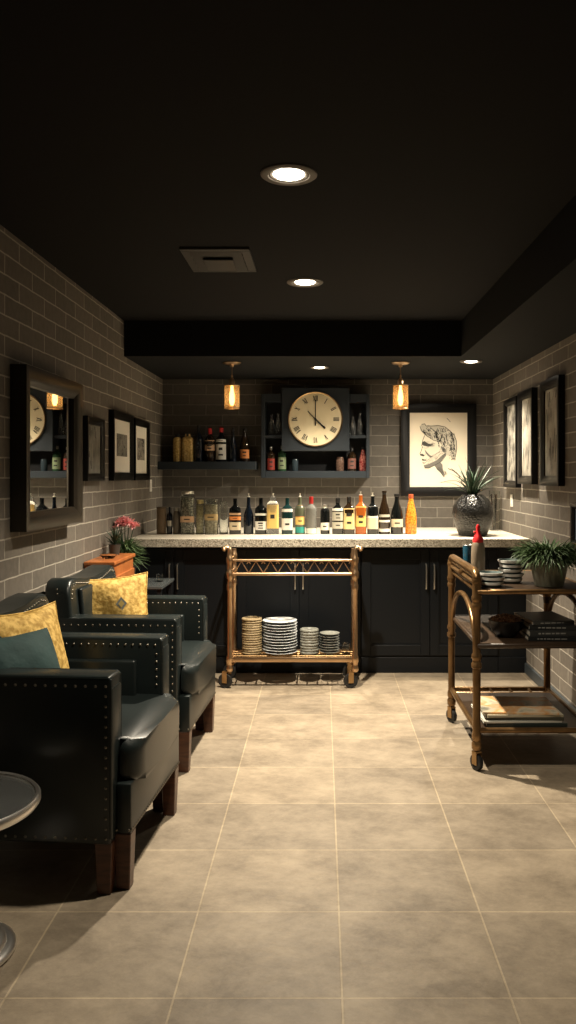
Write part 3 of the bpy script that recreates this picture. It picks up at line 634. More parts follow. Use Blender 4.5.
for k in range(46): strip_leaf(b, (q.uniform(-.03, .03), q.uniform(-.03, .03), .285), q.uniform(0, 6.28), q.uniform(.20, .33), .018, q.uniform(.75, 1.5), q.uniform(.1, .9))
for az, L, le in ((3.0, .30, .9), (.1, .33, 1.0), (2.6, .27, .75), (.4, .30, .8), (3.3, .25, .7)): strip_leaf(b, (0, 0, .285), az, L, .012, le, 1.1)
finish(b, 'leaves', M_leaf, t, 60)
t = thing('glass_vase', 'clear glass vase with dark stems in the back right corner of the worktop', 'vase', (1.435, 6.82, ZT))
b = B(); lathe(b, [(0, 0), (.042, 0), (.046, .01), (.046, .33), (.043, .33), (.043, .012), (0, .012)], 28, cap=False); finish(b, 'vase_body', M_glass, t, 45)
b = B()
for x, y in ((-.02, 0), (.015, .01), (0, -.02)): tube(b, [(x*.5, y*.5, .013), (x, y, .2), (x*1.4, y*1.4, .30)], .005, 6)
finish(b, 'stems', M_bglass, t, 45)

# ================================================================== BRASS CART (middle)
def caster(t, x, y, r=.042, mt=M_brassd, wh=M_black, top=.115, off=0, ang=0):
    x0 = x; x = x + off
    b = B(); box(b, x-.017, x-.013, y-.018, y+.018, r*.7, r*2+.012, .001, 1); box(b, x+.013, x+.017, y-.018, y+.018, r*.7, r*2+.012, .001, 1)
    box(b, x-.017, x+.017, y-.018, y+.018, r*2+.008, r*2+.014); 
    rm = lambda bb: bmesh.ops.rotate(bb, verts=bb.verts[:], cent=(x, y, 0), matrix=Matrix.Rotation(R(ang), 3, 'Z'))
    rm(b); lathe(b, [(.010, r*2+.012), (.018, r*2+.02), (.010, top)], 14, x0, y); box(b, min(x, x0)-.012, max(x, x0)+.012, y-.012, y+.012, r*2+.010, r*2+.016)
    c = finish(b, 'caster', mt, t, 40)
    b = B(); lathe(b, [(0, -.011), (r*.55, -.011), (r*.62, -.013), (r*.95, -.011), (r, -.006), (r, .006), (r*.95, .011), (r*.62, .013), (r*.55, .011), (0, .011)], 28)
    bmesh.ops.rotate(b, verts=b.verts[:], cent=(0, 0, 0), matrix=Matrix.Rotation(R(90), 3, 'Y')); bmesh.ops.translate(b, verts=b.verts[:], vec=(x, y, r)); rm(b); finish(b, 'wheel', wh, c, 40)
cxm, y0, y1, hw = -.2015, 5.585, 5.855, .427
t = thing('bar_cart', 'two-tier brass bar cart on black casters in front of the black cabinets', 'bar cart', (cxm, 0, 0))
for x in (-hw, hw):
    s = 1 if x > 0 else -1
    for y in (y0, y1):
        b = B()
        lathe(b, [(.016, .11), (.024, .12), (.024, .14), (.019, .15), (.019, .17), (.025, .18), (.025, .21), (.0185, .225), (.0185, .66), (.023, .67), (.023, .70), (.019, .71), (.019, .74), (.026, .752), (.026, .79), (.020, .80), (.020, .845), (.025, .855), (.025, .885), (.019, .895), (.017, .925)], 18, x, y)
        if y == y0: tube(b, [(x, y, .915), (x, y, .935), (x+s*.006, y, .950), (x+s*.018, y, .958), (x+s*.032, y, .953)], [.017, .016, .015, .015, .017], 12); lathe(b, [(0, -.019), (.012, -.015), (.019, 0), (.012, .015), (0, .019)], 14, x+s*.038, y, .948)
        finish(b, 'post', M_brass, t, 45)
        caster(t, x, y, .050, off=-.030, top=.13, ang=72 if x < 0 else 100)
b = B()
for z, r in ((.869, .009), (.776, .0115)):
    tube(b, [(-hw, y0, z), (hw, y0, z)], r, 12)
    for x in (-hw, hw): tube(b, [(x, y0, z), (x, y1, z)], r, 12)
finish(b, 'gallery_rail', M_brass, t, 45)
b = B(); n = 8
for y in (y0,):
    for k in range(n):
        xa = -hw+.03 + k*(2*hw-.06)/n; xb = xa + (2*hw-.06)/n; xm = (xa+xb)/2
        tube(b, [(xa, y, .782), (xm, y, .862), (xb, y, .782)], .0045, 6)
        tube(b, [(xa, y, .862), (xa+.012, y, .845)], .0035, 6); tube(b, [(xb, y, .862), (xb-.012, y, .845)], .0035, 6)
finish(b, 'gallery_lattice', M_brass, t, 45)
b = B()
box(b, -hw, hw, y0-.012, y0+.012, .176, .210, .006, 2); box(b, -hw, hw, y1-.012, y1+.012, .176, .205, .006, 2)
for x in (-hw, hw): box(b, x-.012, x+.012, y0, y1, .176, .205, .006, 2)
finish(b, 'shelf_frame', M_brass, t, 30)
b = B()
for k in range(1, 13): x = -hw + 2*hw*k/13; tube(b, [(x, y0, .196), (x, y1, .196)], .005, 6)
for k in range(1, 4): y = y0 + (y1-y0)*k/4; tube(b, [(-hw, y, .203), (hw, y, .203)], .004, 6)
finish(b, 'shelf_grid', M_brassd, t, 45)
b = B(); tube(b, [(-hw, y0, .13), (-hw+.05, y0+.07, .19)], .006, 6); tube(b, [(hw, y0, .13), (hw-.05, y0+.07, .19)], .006, 6); finish(b, 'brace', M_brass, t, 45)

def stack(name, labels, group, X, Y, z, r, pitch, n, m, kind='plate', jit=.002, rimm=None):
    """labels: (ordinary, topmost) ; every plate its own object"""
    q = random.Random(int(abs(X)*1000))
    t0 = None
    for k in range(n):
        lab = labels[1] if k == n-1 else (labels[2] if k == 0 else labels[0])
        loc = (X + q.uniform(-jit, jit), Y + q.uniform(-jit, jit), z + k*pitch)
        if t0 is None:
            b = B()
            if kind == 'plate': lathe(b, [(0, 0), (r*.55, 0), (r*.60, .003), (r*.97, pitch*.88), (r, pitch*.93), (r*.985, pitch*.99), (r*.93, pitch*.93), (r*.6, .0065), (0, .005)], 36)
            else: lathe(b, [(0, 0), (r*.92, 0), (r, pitch*.3), (r, pitch*.75), (r*.95, pitch*.98), (r*.85, pitch*.8), (r*.8, pitch*.55), (0, pitch*.5)], 36)
            t0 = finish(b, name, m, None, 50, loc); t0['category'] = 'plate' if kind == 'plate' else 'bowl'; t0['group'] = group; t0['label'] = lab
        else:
            c = t0.copy(); C.objects.link(c); c.location = loc; c['label'] = lab; c.rotation_euler = (0, 0, q.uniform(0, 6))
YM = 5.72; ZG = .2075
stack('woven_charger', ('round gold woven mat in the middle of the leftmost stack on the brass cart', 'topmost round gold woven mat of the leftmost stack on the brass cart', 'bottom round gold woven mat of the leftmost stack on the brass cart'), 'gold woven mats on the brass cart', wx(252, YM), YM, ZG, .070, .0165, 15, M_gold_plate, 'ring')
stack('dinner_plate', ('white dinner plate inside the tall wide stack on the brass cart', 'topmost white dinner plate of the wide stack on the brass cart', 'bottom white dinner plate of the wide stack on the brass cart'), 'white dinner plates on the brass cart', wx(280, YM), YM, ZG, .120, .0195, 12, M_white_plate)
stack('small_bowl', ('grey-green small bowl inside the stack right of the white plates', 'topmost grey-green small bowl right of the white plates', 'bottom grey-green small bowl right of the white plates'), 'small bowls on the brass cart', wx(309.5, YM), YM, ZG, .066, .0190, 9, M_grey_plate, 'ring')
stack('side_plate', ('speckled side plate inside the rightmost stack on the brass cart', 'topmost speckled side plate of the rightmost stack on the brass cart', 'bottom speckled side plate of the rightmost stack on the brass cart'), 'side plates on the brass cart', wx(329.5, YM), YM, ZG, .070, .0180, 8, M_grey_plate)
bottle('drinking_glass', 'small clear tumbler at the right end of the brass cart shelf', 'glass', wx(346, YM), YM, ZG, .06, .07, 'box', M_glass)

# ================================================================== BAMBOO CART (right)
px0, px1, py0, py1 = .76, 1.32, 4.03, 4.81
t = thing('bar_cart', 'three-tier gilded bamboo cart loaded with plant, books and magazines by the right wall', 'bar cart', (0, 0, 0))
for x in (px0, px1):
    for y in (py0, py1):
        b = B(); hi = .95 if x == px0 else .89
        lathe(b, [(.015, .095), (.024, .105), (.026, .13), (.019, .145), (.024, .155), (.024, .175), (.020, .19), (.0195, .34), (.020, .50), (.026, .505), (.026, .525), (.021, .53), (.021, .545), (.026, .55), (.026, .565), (.020, .575), (.0195, hi-.16), (.025, hi-.15), (.025, hi-.135), (.022, hi-.13), (.022, hi-.12), (.026, hi-.115), (.026, hi-.10), (.022, hi-.09), (.022, hi)], 18, x, y)
        finish(b, 'post', M_bamboo, t, 45); caster(t, x, y, .040, M_brassd, M_black, .10, ang=28)
b = B(); x = px0        # handle loop and lower rail on the end facing the room
hl = [(x, py0, .93), (x, py0, .948), (x, py0+.02, .966), (x, py0+.06, .972), (x, py1-.06, .972), (x, py1-.02, .966), (x, py1, .948), (x, py1, .93)]
tube(b, hl, .020, 12); tube(b, [(x, py0, .915), (x, py1, .915)], .013, 10); tube(b, [(x, py0, .945), (x, py1, .945)], .010, 10)
for y in (py0, py1, (py0+py1)/2): lathe(b, [(.022, -.012), (.026, 0), (.022, .012)], 14, x, y, .93)
finish(b, 'handle', M_bamboo, t, 45)
ym = (py0+py1)/2
for x in (px0, px1):
    b = B(); pts = []
    for k in range(25):
        a = math.pi*k/24; pts.append((x, ym-.0 - math.cos(a)*((py1-py0)/2-.024), .52 + .29*math.sin(a)**.75))
    tube(b, pts, .014, 10); finish(b, 'arch', M_bamboo, t, 45)
for z, nm in ((.868, 0), (.604, 1)):
    b = B(); box(b, px0+.012, px1+.012, py0-.012, py1+.012, z, z+.018, .006, 2); finish(b, 'tray', M_tray, t, 30)
    b = B(); zz = z+.010
    c = [(px0+.01, py0-.018), (px1+.016, py0-.018), (px1+.016, py1+.016), (px0+.01, py1+.016)]
    tube(b, [(u, v, zz) for u, v in c], .013, 8, closed=True); finish(b, 'tray_rim', M_bamboo if nm == 0 else M_tray, t, 45)
b = B(); zb = .195
for a, c in (((px0, py0), (px1, py0)), ((px1, py0), (px1, py1)), ((px1, py1), (px0, py1)), ((px0, py1), (px0, py0))): tube(b, [(*a, zb), (*c, zb)], .014, 10)
tube(b, [(px0, py1-.10, zb), (px1, py1-.10, zb)], .009, 8)
for k in range(1, 5): x = px0 + (px1-px0)*k/5; tube(b, [(x, py1-.1, zb), (x, py1, zb)], .008, 8)
finish(b, 'lower_frame', M_bamboo, t, 45)
b = B()
box(b, px0, px1, py0, py1-.105, zb-.004, zb+.006, .002, 1)
for x in (px0+.14, px1-.14): box(b, x-.01, x+.01, py0, py1-.1, zb-.012, zb-.004)
finish(b, 'lower_shelf', M_tray, t, 30)
b = B()
for y in (py0, py1): lathe(b, [(.020, .70), (.030, .80), (.050, .868)], 14, px1, y)
finish(b, 'corner_bracket', M_tray, t, 45)

ZT1, ZT2, ZB = .887, .623, .202
# on the top tray
t = thing('red_cap_bottle', 'pale bottle with a bright red pointed cap on the bamboo cart', 'bottle', (.822, 4.32, ZT1))
b = B(); lathe(b, [(0, 0), (.033, 0), (.036, .006), (.036, .15), (.034, .19), (.026, .215), (.018, .225), (0, .225)], 24); finish(b, 'bottle_body', mat('tan_plastic', (.21, .165, .115), .35), t, 45)
b = B(); lathe(b, [(.028, .208), (.029, .225), (.018, .245), (.011, .262), (.010, .280), (.012, .288), (.006, .302), (0, .304)], 20); box(b, -.024, .0, -.005, .005, .256, .268, .003, 1); finish(b, 'cap', mat('bright_red_plastic', (.70, .03, .035), .3), t, 45)
t = thing('blue_glass', 'small blue glass standing behind the handle of the bamboo cart', 'glass', (.83, 4.66, ZT1))
b = B(); lathe(b, [(0, 0), (.024, 0), (.026, .005), (.030, .165), (.027, .165), (.023, .008), (0, .008)], 24, cap=False); finish(b, 'glass_wall', mat('blue_glass_body', (.03, .14, .22), .1, 0, .5), t, 45)
b = B(); tube(b, arc((0, 0, .165), .029, 0, 360, 24, 'xy')[:-1], .0025, 6, closed=True); finish(b, 'rim', M_steel, t, 45)
def bowl(name, label, X, Y, z, r, h, group, first=[None]):
    if first[0] is None:
        t = thing(name, label, 'bowl', (X, Y, z), 0, group)
        b = B(); lathe(b, [(0, 0), (.048, 0), (.053, .004), (.058, .014), (.0605, .026), (.0575, .026), (.050, .008), (0, .006)], 32); finish(b, 'bowl_body', M_teal, t, 45)
        b = B(); lathe(b, [(.0580, .0110), (.0618, .0130), (.063, .0245), (.0585, .0255)], 32, cap=False); finish(b, 'pale_rim', M_white, t, 45); first[0] = t
    else: dup(first[0], (X, Y, z), rnd.uniform(0, 3), label)
GB = 'striped dishes on the bamboo cart'
for k, (dx, lab) in enumerate(((0, 'bottom teal dish with white rim in the lower left stack on the bamboo cart'), (.006, 'second teal dish of the lower left stack on the bamboo cart'), (-.004, 'teal dish with white rim topping the lower left stack on the bamboo cart'))):
    bowl('striped_dish', lab, .855+dx, 4.15, ZT1 + k*.0235, .06, .026, GB)
for k, lab in enumerate(('bottom teal dish in the tall stack beside the plant pot', 'second teal dish up in the tall stack beside the plant pot', 'middle teal dish of the tall stack beside the plant pot', 'fourth teal dish up in the tall stack beside the plant pot', 'topmost teal dish of the tall stack beside the plant pot')):
    bowl('striped_dish', lab, .99 + (.004 if k % 2 else -.003), 4.30, ZT1 + k*.0235, .06, .026, GB)
# leafy plant
t = thing('potted_plant', 'bushy green trailing plant in a tapered grey-green pot on the bamboo cart', 'potted plant', (1.155, 4.17, ZT1))
b = B(); lathe(b, [(0, 0), (.068, 0), (.072, .004), (.100, .135), (.103, .145), (.096, .145), (.091, .125), (0, .12)], 32); finish(b, 'pot', mat('sage_pot', (.20, .21, .16), .55, var=(20, (.28, .29, .22), .3)), t, 45)
b = B(); q = random.Random(11)
for k in range(1100):
    a = q.uniform(0, 6.28); rr = .085*math.sqrt(q.random()); L = q.uniform(.07, .155)
    strip_leaf(b, (rr*math.cos(a), rr*math.sin(a), .12 + q.uniform(0, .035)), a + q.uniform(-.7, .7), L, q.uniform(.007, .012), q.uniform(.2, 1.35), q.uniform(.8, 2.4), 5)
for v in b.verts:
    if v.co.z < .004: v.co.z = .004
finish(b, 'leaves', M_leaf2, t, 60)
# middle tray
t = thing('nut_bowl', 'black bowl heaped with brown nuts on the middle tray of the bamboo cart', 'bowl', (.945, 4.21, ZT2))
b = B(); lathe(b, [(0, 0), (.045, 0), (.050, .005), (.082, .045), (.090, .085), (.086, .086), (.078, .048), (.045, .012), (0, .010)], 36); finish(b, 'bowl_body', mat('black_bowl', (.014, .013, .012), .35), t, 45)
b = B(); q = random.Random(4)
lathe(b, [(.074, .055), (.080, .082), (.05, .098), (0, .105)], 20, cap=False)
for k in range(90):
    a = q.uniform(0, 6.28); rr = .074*math.sqrt(q.random()); s = q.uniform(.006, .010)
    m4 = Matrix.Translation((rr*math.cos(a), rr*math.sin(a), .107-.020*(rr/.074)**2)) @ Matrix.Rotation(q.uniform(0, 3), 4, 'Z') @ Matrix.Rotation(q.uniform(-.6, .6), 4, 'X') @ Matrix.Diagonal((s*1.4, s, s*.8, 1))
    bmesh.ops.create_icosphere(b, subdivisions=1, radius=1, matrix=m4)
o = finish(b, 'nuts', mat('nut_brown', (.24, .12, .075), .6, var=(70, (.58, .38, .27), .12)), t, 60); o['kind'] = 'stuff'
def book(name, label, X, Y, z, w, d, h, rz, cover, group, cat='book', title=None, hard=True):
    """X,Y = centre; spine faces the camera"""
    t = thing(name, label, cat, (X, Y, z), rz, group); c = .0022 if hard else .0008
    b = B(); box(b, -w/2, w/2, -d/2, d/2, 0, c); box(b, -w/2, w/2, -d/2, d/2, h-c, h); box(b, -w/2, w/2, -d/2-.001, -d/2+c, 0, h, .0008, 1); finish(b, 'cover', cover, t)
    b = B(); box(b, -w/2+.003, w/2-.003, -d/2+c, d/2-.004, c, h-c); finish(b, 'pages', M_paperpage, t)
    if title:
        b = B(); x = -w*.32; q = random.Random(int(z*1000))
        while x < w*.25: L = q.uniform(.008, .03); box(b, x, x+L, -d/2-.0016, -d/2-.0008, h*.38, h*.62); x += L+.006
        finish(b, 'spine_print', title, t)
    return t
GD = 'dark books on the middle tray'; ng = mat('grey_print', (.30, .30, .28), .6); z = ZT2
for k, (dx, dy, w, d, h, rz, lab) in enumerate(((.0, 0, .25, .30, .022, -.02, 'bottom black book of the stack on the middle tray'), (-.005, 0, .24, .29, .030, .03, 'thick charcoal book second from the bottom on the middle tray'), (.004, .0, .235, .28, .024, -.04, 'black book just under the top one on the middle tray'), (-.012, .012, .215, .28, .020, .12, 'topmost black glossy book, turned askew, on the middle tray'))):
    cm = (mat('charcoal_cover', (.018, .020, .020), .35), mat('grey_black_cover', (.040, .042, .040), .4))[k % 2]
    book('book', lab, 1.155+dx, 4.23+dy, z, w, d, h, rz, cm, GD, title=ng); z += h + .0003
b = B(); 
t = thing('booklet', 'thin dark booklets leaning between the nut bowl and the book stack', 'booklet', (1.022, 4.11, ZT2), 0)
bpy.data.objects.remove(t); b.free()
# lower shelf magazines
def cover_mat(name, cols, scale):
    m = bpy.data.materials.new(name); m.use_nodes = True; nt = m.node_tree; bs = nt.nodes['Principled BSDF']; L = nt.links.new
    tc = nt.nodes.new('ShaderNodeTexCoord'); n = nt.nodes.new('ShaderNodeTexNoise'); n.inputs['Scale'].default_value = scale; n.inputs['Detail'].default_value = 6; n.inputs['Distortion'].default_value = .6
    L(tc.outputs['Object'], n.inputs['Vector']); r = nt.nodes.new('ShaderNodeValToRGB'); e = r.color_ramp.elements
    e[0].position = .3; e[0].color = (*cols[0], 1); e[1].position = .7; e[1].color = (*cols[-1], 1)
    for k, c in enumerate(cols[1:-1]): x = e.new(.3+.4*(k+1)/(len(cols)-1)); x.color = (*c, 1)
    L(n.outputs['Fac'], r.inputs['Fac']); L(r.outputs['Color'], bs.inputs['Base Color']); bs.inputs['Roughness'].default_value = .3; return m
M_mag = cover_mat('magazine_cover', [(.06, .07, .06), (.55, .50, .38), (.60, .30, .10), (.66, .58, .42), (.20, .22, .18)], 7)
GM = 'magazines on the lower shelf'; z = ZB
for dx, dy, w, d, h, rz, cm, lab in (
    (.02, .0, .40, .31, .018, .00, mat('dark_green_cover', (.03, .04, .035), .35), 'bottom dark magazine on the lower shelf of the bamboo cart'),
    (-.005, .0, .39, .31, .010, .03, mat('white_cover', (.55, .54, .48), .4), 'white magazine second from the bottom on the lower shelf'),
    (.015, .005, .385, .305, .016, -.02, mat('olive_cover', (.05, .05, .035), .4), 'olive magazine in the middle of the lower shelf stack'),
    (.01, .0, .38, .30, .012, .02, mat('cream_cover', (.40, .36, .26), .4), 'cream-edged magazine directly under the picture-covered one'),
    (.0, .005, .375, .30, .010, -.05, M_mag, 'topmost magazine with an orange and cream landscape cover')):
    book('magazine', lab, .997+dx, 4.22+dy, z, w, d, h, rz, cm, GM, 'magazine', None, False); z += h + .0003
book('small_black_book', 'small black box-like book on the right of the magazine stack', 1.14, 4.14, z+.0, .07, .10, .016, -.05, mat('black_cover', (.012, .012, .012), .4), GM, 'book') if False else None

# ================================================================== ARMCHAIRS
def nails(b, p, q, n, nor, r=.0058):
    p, q = Vector(p), Vector(q)
    for k in range(n+1): dome(b, p + (q-p)*k/n, nor, r)
def make_chair():
    t = thing('armchair', '', 'armchair', (0, 0, 0))
    # arms
    for s in (-1, 1):
        yo, yi = s*.39, s*.275
        b = B(); box(b, -.31, .33, min(yo, yi), max(yo, yi), .178, .757, .012, 3)
        # rolled top pads, two ridges
        for yy in (s*.381, s*.284): tube(b, [(-.30, yy, .750), (.318, yy, .750), (.324, yy, .744), (.326, yy, .70), (.326, yy, .20)], .0085, 8)
        a = finish(b, 'arm', M_leather, t, 40)
        b = B(); box(b, .327, .334, min(s*.382, s*.283), max(s*.382, s*.283), .19, .715, .006, 2); finish(b, 'arm_front_panel', M_leather, a, 40)
        b = B()
        nails(b, (-.29, yo, .724), (.312, yo, .724), 17, (0, s, 0)); nails(b, (.312, yo, .690), (.312, yo, .234), 13, (0, s, 0)); nails(b, (-.29, yo, .200), (.312, yo, .200), 17, (0, s, 0))
        nails(b, (-.15, yi, .728), (.300, yi, .728), 14, (0, -s, 0)); nails(b, (.306, yi, .69), (.306, yi, .56), 4, (0, -s, 0))
        finish(b, 'nailhead_trim', M_nail, a, 60)
        b = B(); box(b, -.16, .225, min(yi, yi-s*.034), max(yi, yi-s*.034), .40, .668, .012, 3); finish(b, 'inner_pad', M_leather, a, 40)
    # back with raised rounded shoulders
    prof = [(-.385, .20), (.385, .20), (.385, .85), (.375, .895), (.345, .930), (.30, .94), (.22, .930), (.12, .918), (0, .912), (-.12, .918), (-.22, .930), (-.30, .94), (-.345, .930), (-.375, .895), (-.385, .85)]
    b = B(); prism(b, prof, -.06, .065, 'x', .018, 3)
    for v in b.verts: v.co.x += -.222 - (v.co.z-.5)*.10
    k = finish(b, 'backrest', M_leather, t, 40)
    b = B()
    for (p, q) in zip(prof[2:], prof[3:]):
        L = math.dist(p, q); n = max(1, round(L/.026))
        for i in range(n):
            y = p[0]+(q[0]-p[0])*i/n; z = p[1]+(q[1]-p[1])*i/n; cy, cz2 = y*.93, z-.028 if z > .86 else z
            dome(b, (.0665 - .222 - (cz2-.5)*.10, cy, cz2), (1, 0, .1), .0050)
        for i in range(n):
            y = p[0]+(q[0]-p[0])*i/n; z = p[1]+(q[1]-p[1])*i/n
            if abs(y) > .36: dome(b, (-.215 - (z-.5)*.10, (.386 if y > 0 else -.386), min(z, .90)), (0, 1 if y > 0 else -1, 0), .0050)
    finish(b, 'nailhead_trim', M_nail, k, 60)
    b = B(); box(b, -.160, -.135, -.268, .268, .45, .885, .012, 3)
    for v in b.verts: v.co.x -= (v.co.z-.5)*.10
    finish(b, 'back_cushion', M_leather, t, 40)
    # base
    b = B(); box(b, -.29, .335, -.272, .272, .205, .375, .008, 2); box(b, .331, .388, -.345, .345, .198, .375, .010, 2); f = finish(b, 'seat_base', M_leather, t, 40)
    b = B(); nails(b, (.388, -.335, .213), (.388, .335, .213), 34, (1, 0, 0), .0055); nails(b, (.335, -.345, .213), (.38, -.345, .213), 1, (0, -1, 0), .0055); finish(b, 'nailhead_trim', M_nail, f, 60)
    # T cushion
    Tn = [(-.13, -.268), (.338, -.268), (.340, -.322), (.362, -.324), (.385, -.312), (.402, -.285), (.410, -.24), (.414, 0), (.410, .24), (.402, .285), (.385, .312), (.362, .324), (.340, .322), (.338, .268), (-.13, .268)]
    b = B(); prism(b, Tn, .372, .520, 'z', .036, 5)
    for v in b.verts:
        if v.co.z > .45: v.co.z += .018*max(0, 1-((v.co.x-.12)/.3)**2)*max(0, 1-(v.co.y/.3)**2)
        if v.co.x > .36: v.co.z -= .008 + .16*(v.co.x-.36)
    c = finish(b, 'seat_cushion', M_leather, t, 50)
    b = B()
    for z in (.484, .408):
        ring = [(u*1.0 - (.006 if u > .3 else 0), v*.988, z - ((.008 + .16*(u-.36)) if u > .36 else 0)) for u, v in Tn[3:-3]]
        tube(b, ring, .0055, 8)
    finish(b, 'piping', M_leather, c, 50)
    # legs
    for (x, y) in ((.355, -.312), (.355, .312), (.300, -.350), (.300, .350), (-.27, -.34), (-.27, .34)):
        b = B(); h = .20 if x > .3 else .185; w0, w1 = .031, .024
        if abs(y) < .33 and x > .3: pass
        vs = [b.verts.new((x+sx*w, y+sy*w, z)) for z, w in ((0, w1), (h, w0)) for sx, sy in ((-1, -1), (1, -1), (1, 1), (-1, 1))]
        for ff in ((3, 2, 1, 0), (4, 5, 6, 7), (0, 1, 5, 4), (1, 2, 6, 5), (2, 3, 7, 6), (3, 0, 4, 7)): b.faces.new([vs[i] for i in ff])
        bmesh.ops.bevel(b, geom=b.edges[:], offset=.003, segments=1, affect='EDGES')
        finish(b, 'leg', M_leg, t)
    return t
ch = make_chair(); ch.location = (-1.027, 3.225, 0); ch.rotation_euler = (0, 0, R(-4)); ch['group'] = 'studded leather armchairs along the left wall'
ch['label'] = 'charcoal leather studded armchair nearest the camera, behind the glass table'
dup(ch, (-1.012, 4.35, 0), R(-3), 'charcoal leather studded armchair farther back, in front of the orange wood cabinet')

def pillow(name, label, size, th, loc, rot, fm, bm_=None, motif=None):
    """square cushion, local -y is its front; origin at its centre"""
    b = B(); n = 18; G = {}
    for sd in (0, 1):
        for i in range(n+1):
            for j in range(n+1):
                u, v = -1+2*i/n, -1+2*j/n
                edge = i in (0, n) or j in (0, n)
                if sd == 1 and edge: G[sd, i, j] = G[0, i, j]; continue
                k = (max(0, 1-abs(u)**2.2)*max(0, 1-abs(v)**2.2))**.55
                su = 1-.10*(1-v*v)*abs(u)**3; sv = 1-.10*(1-u*u)*abs(v)**3
                w = .02*math.sin(5*u+2*v)*k
                G[sd, i, j] = b.verts.new((u*size/2*su, (-1 if sd == 0 else 1)*(k*th/2 + w*.3), v*size/2*sv))
    for sd in (0, 1):
        for i in range(n):
            for j in range(n):
                f = b.faces.new((G[sd, i, j], G[sd, i+1, j], G[sd, i+1, j+1], G[sd, i, j+1])); f.material_index = sd if bm_ else 0
    t = thing(name, label, 'cushion', loc); t.rotation_euler = rot
    c = finish(b, 'cushion_cover', [fm] + ([bm_] if bm_ else []), t, 60)
    b = B(); ring = []
    for (a, c2) in [(x, -1) for x in (-1, -.5, 0, .5)] + [(1, y) for y in (-1, -.5, 0, .5)] + [(x, 1) for x in (1, .5, 0, -.5)] + [(-1, y) for y in (1, .5, 0, -.5)]:
        su = 1-.10*(1-c2*c2)*abs(a)**3; sv = 1-.10*(1-a*a)*abs(c2)**3; ring.append((a*size/2*su, 0, c2*size/2*sv))
    tube(b, ring, .004, 6, closed=True); finish(b, 'piping', fm, t, 60)
    if motif:
        b = B(); s = size*.075; cx2, cz2 = motif
        for k, (sc_, m) in enumerate(((1, 0), (.55, 1))):
            pts = [(cx2, cz2+s*1.25*sc_), (cx2+s*sc_, cz2), (cx2, cz2-s*1.25*sc_), (cx2-s*sc_, cz2)]
            vs = [b.verts.new((x, -th/2-.004-.001*k, z)) for x, z in pts]; b.faces.new(vs).material_index = m
        finish(b, 'diamond_motif', [mat('grey_diamond', (.16, .17, .15), .8), mat('ochre_diamond', (.40, .29, .09), .8)], t)
    return t
M_yel = mat('mustard_brocade', (.36, .215, .040), .75, var=(45, (.68, .455, .13), .12), bump=(60, .6, .004))
M_tealc = mat('teal_velvet', (.012, .034, .035), .8, bump=(14, .7, .012), var=(10, (.020, .054, .054), .3))
pillow('throw_pillow', 'mustard brocade cushion standing behind the teal cushion on the near armchair', .38, .12, (-1.125, 3.19, .745), (R(-16), 0, R(68)), M_yel)
pillow('throw_pillow', 'dark teal velvet cushion in front of the mustard one on the near armchair', .36, .18, (-1.115, 3.06, .695), (R(-22), R(0), R(62)), M_tealc)
pillow('throw_pillow', 'mustard brocade cushion with a grey diamond on the far armchair', .38, .12, (-1.09, 4.28, .735), (R(-12), R(-4), R(14)), M_yel, motif=(.045, .035))

# ================================================================== LOW GLASS TABLE
t = thing('side_table', 'round glass-topped side table with chrome rim and stepped chrome base', 'side table', (-1.112, 2.475, 0))
b = B(); lathe(b, [(0, .452), (.236, .452), (.236, .462), (0, .462)], 64, cap=False); finish(b, 'glass_top', M_gtop, t, 30)
b = B(); lathe(b, [(.229, .443), (.243, .438), (.250, .448), (.250, .462), (.243, .470), (.234, .467), (.2365, .4625), (.2365, .4515), (.229, .4515)], 64, cap=False); finish(b, 'rim', M_chrome, t, 60)
b = B(); lathe(b, [(.020, .04), (.018, .08), (.018, .36), (.030, .39), (.07, .435), (.09, .448), (.09, .4515), (0, .4515)], 32, cap=False); finish(b, 'column', M_chrome, t, 60)
b = B(); lathe(b, [(0, 0), (.172, 0), (.178, .006), (.176, .016), (.160, .022), (.150, .022), (.147, .034), (.130, .040), (.118, .040), (.114, .052), (.095, .058), (.080, .058), (.074, .070), (.045, .078), (.020, .082)], 64, cap=False); finish(b, 'base', M_chrome, t, 60)

# ================================================================== WOOD CABINET, DARK SIDE TABLE, FLOWERS
t = thing('wood_cabinet', 'orange-brown wooden cabinet between the far armchair and the bar', 'cabinet', (0, 0, 0))
cx0, cx1, cy0, cy1 = XL+.005, -1.215, 4.80, 5.34
b = B(); box(b, cx0, cx1-.012, cy0+.012, cy1-.012, .06, .918, .003, 1)
for y in (cy0+.03, cy1-.07):
    for x in (cx0+.01, cx1-.06): box(b, x, x+.04, y, y+.04, 0, .06)
finish(b, 'body', M_oak, t)
b = B(); prism(b, [(cx0, cy0), (cx1, cy0), (cx1, cy1), (cx0, cy1)], .918, .942, 'z', .006, 2); finish(b, 'top', M_oak, t)
b = B(); x = cx1-.012
box(b, x, x+.006, cy0+.03, cy1-.03, .09, .85, .001, 1)
for (a, c, d, e) in ((cy0+.03, cy0+.08, .09, .85), (cy1-.08, cy1-.03, .09, .85), (cy0+.08, cy1-.08, .09, .15), (cy0+.08, cy1-.08, .80, .85)): box(b, x+.004, x+.013, a, c, d, e, .002, 1)
d = finish(b, 'door', M_oak, t)
b = B(); lathe(b, [(.004, 0), (.004, .012), (.011, .016), (.011, .022), (0, .025)], 14); bmesh.ops.rotate(b, verts=b.verts[:], cent=(0, 0, 0), matrix=Matrix.Rotation(R(90), 3, 'Y')); bmesh.ops.translate(b, verts=b.verts[:], vec=(x+.012, cy0+.06, .55)); finish(b, 'knob', M_brassd, d, 45)
t = thing('glass_dish', 'small clear glass dish on top of the orange-brown wooden cabinet', 'dish', (-1.30, 4.99, .942))
